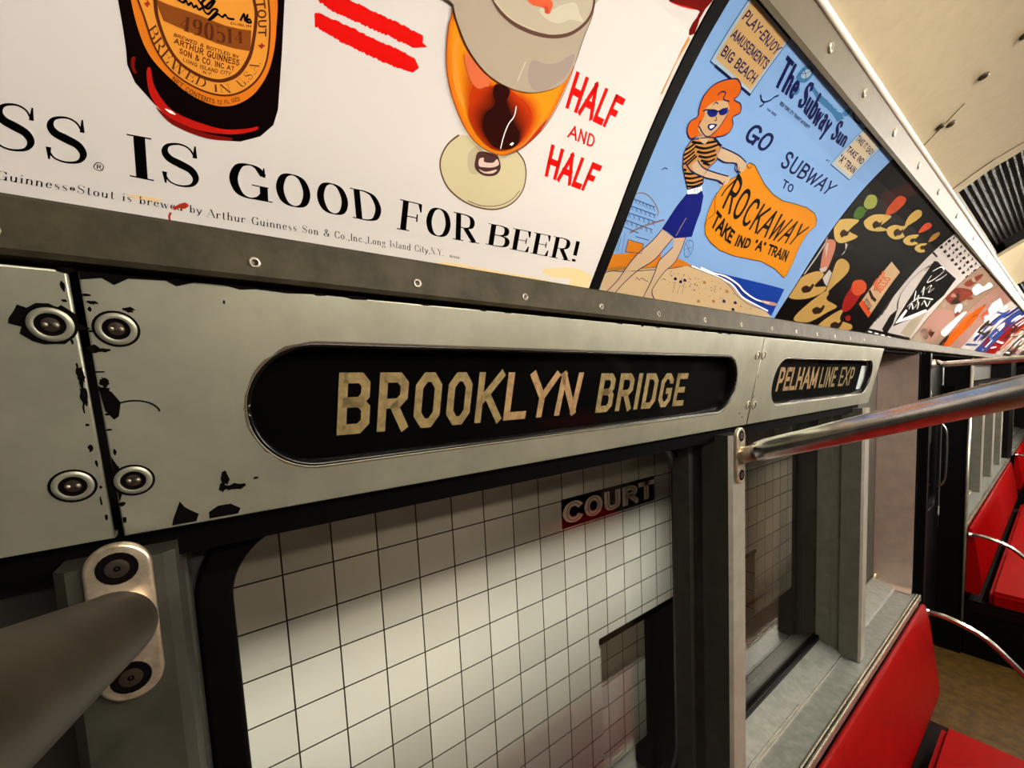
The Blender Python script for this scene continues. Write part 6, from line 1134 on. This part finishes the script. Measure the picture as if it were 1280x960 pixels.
# ================================================================== rails
def capsule_plate(y, z, x, hw, hh, parent):
    return plate('bracket', stadium(y-hw, y+hw, z-hh, z+hh), [], .007, lambda a, b, n: Vector((x+n, a, b)), 'brass', parent, bevel=.002)
def grab_rail(y, z, kz, label, r=.019, m='rail', length=.9, ys=0):
    x0 = -.0105; t = tag(empty('grab_rail', (x0, y, z)), label, 'rail', 'slanting grab rails on the window posts')
    b = capsule_plate(y, z, x0, .0165, .053, t)
    for s in (-1, 1):
        bm = bmesh.new(); lathe(bm, (x0+.0035, y, z+s*.037), (1, 0, 0), [(.0104, .0004), (.0098, .0008), (.0085, .0003), (.006, .0008), (.0018, .0014), (.0003, .0010)], 20, [1, 1, 1, 2, 1]); obj('screw', bm, ['brass', 'chip', 'screwdk'], b)
    d = Vector((1, ys, kz))
    bm = bmesh.new(); tube(bm, [Vector((x0+.003, y, z)), Vector((x0+.012, y, z+.003)), Vector((x0+.034, y, z+.01))], [.0165, .0145, .0145], 20); obj('socket', bm, 'brass', t)
    pts = [Vector((x0+.03, y, z+.009)), Vector((x0+.034, y, z+.0105))]+[Vector((x0, y, z))+d*s for s in (.05, .1, .2, .35, .5, .65, .8)]
    pts += [Vector((x0+.92, y, z+.85*kz+.03)), Vector((x0+.98, y, z+.85*kz+.14)), Vector((x0+.99, y, 2.285))]
    bm = bmesh.new(); tube(bm, pts[:2]+smoothpts(pts[2:], 4), [r*.85, r]+[r]*(len(smoothpts(pts[2:], 4))), 32); obj('bar', bm, m, t)
    return t
grab_rail(-.061, 1.613, .30, 'blurred dark rail running from the nearest post out of the frame', .0205, 'rail_shaded')
grab_rail(.787, 1.613, .336, 'shiny steel rail slanting across in front of the second window')
grab_rail(2.42, 1.782, .02, 'thin far rail by the doorway beyond the steel partition', .0125)

# ================================================================== steel partition at the doorway
t = tag(empty('partition', (-.05, 2.31, .8)), 'brushed steel partition panel closing the window bay beside the doorway', 'partition')
bm = bmesh.new()
prof = [(2.300, 1.86), (2.300, .862), (2.297, .846), (2.289, .835), (2.276, .8305)]
cols = [[bm.verts.new((x, y, z)) for y, z in prof] for x in (-.134, -.10, -.05, -.008)]
for a, b in zip(cols, cols[1:]):
    for i in range(len(prof)-1): bm.faces.new((a[i], a[i+1], b[i+1], b[i])).smooth = True
bmesh.ops.recalc_face_normals(bm, faces=bm.faces)
for f in bm.faces:
    if f.normal.y > 0: f.normal_flip()
obj('panel', bm, 'steel', t)
bxo('backing', (-.134, -.004, 2.3012, 2.318, .82, 1.86), 'black', t, .002)
bm = bmesh.new(); box(bm, -.150, -.118, 2.294, 2.2995, .765+.06, .86, bev=.001); tube(bm, [(-.128, 2.29, .83), (-.128, 2.29, .875)], .005, 10); box(bm, -.134, -.112, 2.288, 2.2935, .842, .866, bev=.001); obj('latch', bm, 'brass', t)

# ================================================================== doorway beyond
def door(n, y0, y1, x, label_handle=True):
    t = empty('door_%d' % n, (x, (y0+y1)/2, 0)); t['kind'] = 'structure'
    plate('leaf', [(y0, .02), (y1, .02), (y1, 1.86), (y0, 1.86)], [stadium(y0+.1, y1-.1, .95, 1.62, .06)], .03, sheet(x), 'black', t)
    plate('pane', stadium(y0+.09, y1-.09, .94, 1.63, .07), [], .004, sheet(x), 'glass', t)
    bm = bmesh.new(); tube(bm, smoothpts([(x+.015, y1-.06, 1.45), (x+.045, y1-.06, 1.40), (x+.05, y1-.06, 1.25), (x+.045, y1-.06, 1.1), (x+.015, y1-.06, 1.05)], 5), .006, 10); obj('handle', bm, 'chrome', t)
    bm = bmesh.new(); tube(bm, smoothpts([(x+.015, y0+.09, 1.70), (x+.04, y0+.09, 1.66), (x+.045, y0+.09, 1.5), (x+.04, y0+.09, 1.36), (x+.015, y0+.09, 1.32)], 5), .006, 10); obj('handle', bm, 'chrome', t)
    return t
door(1, 2.33, 2.955, -.12); door(2, 2.96, 3.6, -.12)
plate('wall_header', [(2.31, 1.86), (3.62, 1.86), (3.62, 1.99), (2.31, 1.99)], [], .03, sheet(-.06), 'black', structure=True)
bm = bmesh.new(); box(bm, -.10, .012, 3.605, 3.64, 0, 1.83); ob = obj('trim_9', bm, 'black', structure=True)
bm = bmesh.new(); tube(bm, [(.012, 3.60, .2), (.012, 3.60, 1.80)], .008, 10); obj('edging', bm, 'ledge_trim', ob)
bm = bmesh.new(); box(bm, -.13, .0, 2.319, 2.34, 0, 1.83); obj('trim_10', bm, 'black', structure=True)
bm = bmesh.new(); box(bm, -.13, .0, 6.6, 7.2, 0, 1.83); obj('wall_far', bm, 'black', structure=True)
for z in (1.60, 1.42, 1.12, .9):
    pass

# ================================================================== seats
def bench(y0, y1, label, grp=None, name='bench_seat'):
    t = tag(empty(name, (.3, y0, 0)), label, 'seat', 'red bench seats')
    prof = [(.021, .800), (.028, .806), (.036, .800), (.05, .74), (.066, .62), (.082, .50), (.086, .45), (.078, .40), (.02, .40)]
    bm = bmesh.new(); extrude_profile(bm, prof, y0, y1, 0, close=True); bmesh.ops.recalc_face_normals(bm, faces=bm.faces); o = obj('backrest', bm, 'red', t)
    for p in o.data.polygons: p.use_smooth = abs(p.normal.y) < .5
    bm = bmesh.new(); box(bm, .115, .58, y0+.02, y1-.16, .33, .43, bev=.018); obj('cushion', bm, 'red', t)
    bm = bmesh.new(); box(bm, .03, .54, y0, y1-.03, .28, .335); obj('seat_frame', bm, 'redframe', t)
    bm = bmesh.new(); box(bm, .03, .5, y0+.05, y1-.2, 0.001, .28); obj('base', bm, 'redframe', t)
    bxo('end_panel', (.022, .585, y0+.006, y0+.018, .001, .352), 'black', t)
    return t
bench(-.9, 2.275, 'glossy red bench under the window ledge in the foreground')
bench(3.62, 6.5, 'glossy red bench beyond the dark doorway')
bench(7.2, 9.9, 'dim red bench at the far end of the car')
def armrest(y, z, label, zf=.47):
    t = tag(empty('armrest', (.03, y, z)), label, 'armrest', 'chrome armrests at the bench ends')
    pts = smoothpts([(.036, y, z), (.08, y, z), (.13, y, z-.012), (.2, y, z-.045), (.29, y, z-.135), (.38, y, z-.235), (.46, y, z-.34), (.5, y, z-.45), (.505, y, .36)], 5)
    bm = bmesh.new(); tube(bm, pts, .0105, 16); obj('tube', bm, 'chrome', t)
    bm = bmesh.new(); lathe(bm, (.024, y, z), (1, 0, 0), [(.0005, 0), (.016, 0), (.016, .006), (.013, .01), (.0125, .018), (.0105, .018)], 18); obj('flange', bm, 'chrome', t)
    return t
armrest(2.335, .752, 'near chrome armrest curving down in front of the dark doorway')
armrest(3.60, .768, 'second chrome armrest, over the red bench beyond the doorway')
armrest(7.18, .79, 'farthest chrome armrest, a thin bright line')
bm = bmesh.new(); box(bm, -.1, .022, 2.325, 2.352, .3, 1.83); obj('trim_11', bm, 'black', structure=True)

# ================================================================== lamps along the ceiling
for row, x in enumerate((.92, 1.6)):
    for i, y in enumerate((.12, 1.75, 3.1, 4.7, 5.9, 7.2)):
        t = tag(empty('ceiling_lamp', (x, y, 2.2)), 'long warm ceiling lamp running along the car, %s row over the aisle' % ('near' if row == 0 else 'far'), 'lamp', 'ceiling lamps, %s row' % ('near' if row == 0 else 'far'))
        L = .75
        bm = bmesh.new(); tube(bm, [(x, y, 2.215), (x, y+L, 2.215)], .019, 14); obj('tube', bm, 'lamp_glow_dim' if i == 0 else 'lamp_glow', t)
        for yy in (y-.02, y+L-.02): bxo('holder', (x-.02, x+.02, yy, yy+.04, 2.195, 2.30), 'lamp_base', t)

# ================================================================== other side of the car (mirrored in the glass and the steel)
plate('wall_right', [(YA, 0), (YB, 0), (YB, 2.15), (YA, 2.15)], [], .03, sheet(2.56), 'far_paint', structure=True)
bm = bmesh.new()
for y in (0, .9, 1.8, 3.7, 4.6, 5.5): box(bm, 2.53, 2.545, y, y+.75, .9, 1.62)
obj('window_20', bm, 'rubber', structure=True)
bm = bmesh.new(); extrude_profile(bm, [(2.5, 1.87), (2.44, 1.97), (2.36, 2.06), (2.31, 2.11), (2.54, 2.13)], YA, YB, 0, close=True); obj('trim_12', bm, 'p_paper', structure=True)
t = tag(empty('bench_seat', (2.2, 3.5, 0)), 'red bench along the opposite side of the car', 'seat', 'red bench seats')
bm = bmesh.new(); box(bm, 2.44, 2.54, 2.45, 3.4, .4, .85, bev=.02); obj('backrest', bm, 'black', t)
bm = bmesh.new(); box(bm, 2.1, 2.44, 2.45, 3.4, .30, .44, bev=.02); obj('cushion', bm, 'red', t)
bm = bmesh.new(); box(bm, 2.14, 2.5, 2.47, 3.38, .002, .30); obj('base', bm, 'red', t)
bxo('wall_end', (-.14, 2.6, YB, YB+.05, 0, 2.4), 'black', structure=True); bxo('wall_back', (-.14, 2.6, YA-.05, YA, 0, 2.4), 'wall_paint', structure=True)

# ================================================================== the station outside
XW = -1.05; Y0T, Z0T = .1175, .6440
NY0, NY1, NZ = 1.518, 3.3, .418
def tile_wall(name, polys_fn):
    pass
bm = bmesh.new()
def quad(bm, pts, mi=0):
    f = bm.faces.new([bm.verts.new(p) for p in pts]); f.material_index = mi; return f
def wallrect(bm, y0, y1, z0, z1, x=XW): quad(bm, [(x, y0, z0), (x, y1, z0), (x, y1, z1), (x, y0, z1)])
OY, OZ = Y0T, Z0T
def shifted(bm, oy, oz):
    for v in bm.verts: v.co.y -= oy; v.co.z -= oz
wallrect(bm, -4, NY0, -.6, 3.2); wallrect(bm, NY0, NY1, NZ, 3.2); wallrect(bm, NY1, 4.02, -.6, 3.2)
shifted(bm, OY, OZ); o = obj('wall_platform', bm, 'tile', structure=True); o.location = (0, OY, OZ)
bm = bmesh.new(); xi = XW-.2
wallrect(bm, NY0, 2.16, -.6, NZ, xi); quad(bm, [(xi, 2.16, -.6), (xi-1, 2.16, -.6), (xi-1, 2.16, NZ), (xi, 2.16, NZ)])
quad(bm, [(XW, NY0, -.6), (xi, NY0, -.6), (xi, NY0, NZ), (XW, NY0, NZ)]); quad(bm, [(XW, NY1, -.6), (XW, NY1, NZ), (xi, NY1, NZ), (xi, NY1, -.6)]); quad(bm, [(XW, NY0, NZ), (xi, NY0, NZ), (xi, NY1, NZ), (XW, NY1, NZ)])
shifted(bm, .036, .392-.1462); o = obj('wall_niche', bm, 'tile', structure=True); o.location = (0, .036, .392-.1462)
bm = bmesh.new(); box(bm, XW-.002, XW+.012, NY0-.012, NY1, NZ, NZ+.03, bev=.003); obj('trim_13', bm, 'shade_trim_black', structure=True)
bxo('baseboard_platform', (XW-.001, XW+.012, 2.6, 4.02, -.6, -.1), 'shade_trim_black', structure=True)
bxo('wall_passage', (XW-1.3, XW-1.25, 4.0, 10, -.6, 3.2), 'void', structure=True)
# COURT name tablet: one dark tile per letter
t = tag(empty('station_name', (XW, 1.28, 1.09)), 'black tile strip reading COURT on the station wall', 'sign')
lets = 'COURT'
for i, ch in enumerate(lets):
    a = 1.2795+.1456*i; b = a+.1450
    printed('letter_tile', [('T', 'letter', 2, ch, [(a+.016, .02), (b-.016, .02)], [(a+.016, .124), (b-.016, .124)], .25, 's'), ('T', 'p_ink', 3, ch, [(a+.023, .028), (b-.023, .028)], [(a+.023, .116), (b-.023, .116)], .03, 's')],
      (a, b, .001, .1435), 'p_ink', lambda u, v, n: Vector((XW+.003+n*1.5, u, 1.0915+v)), [], t, .003)
bxo('floor_platform', (-1.06, -.3, -4, 10, -.65, -.6), 'platform_floor', structure=True)
bxo('ceiling_platform', (-1.06, -.16, -4, 10, 3.2, 3.25), 'void', structure=True)
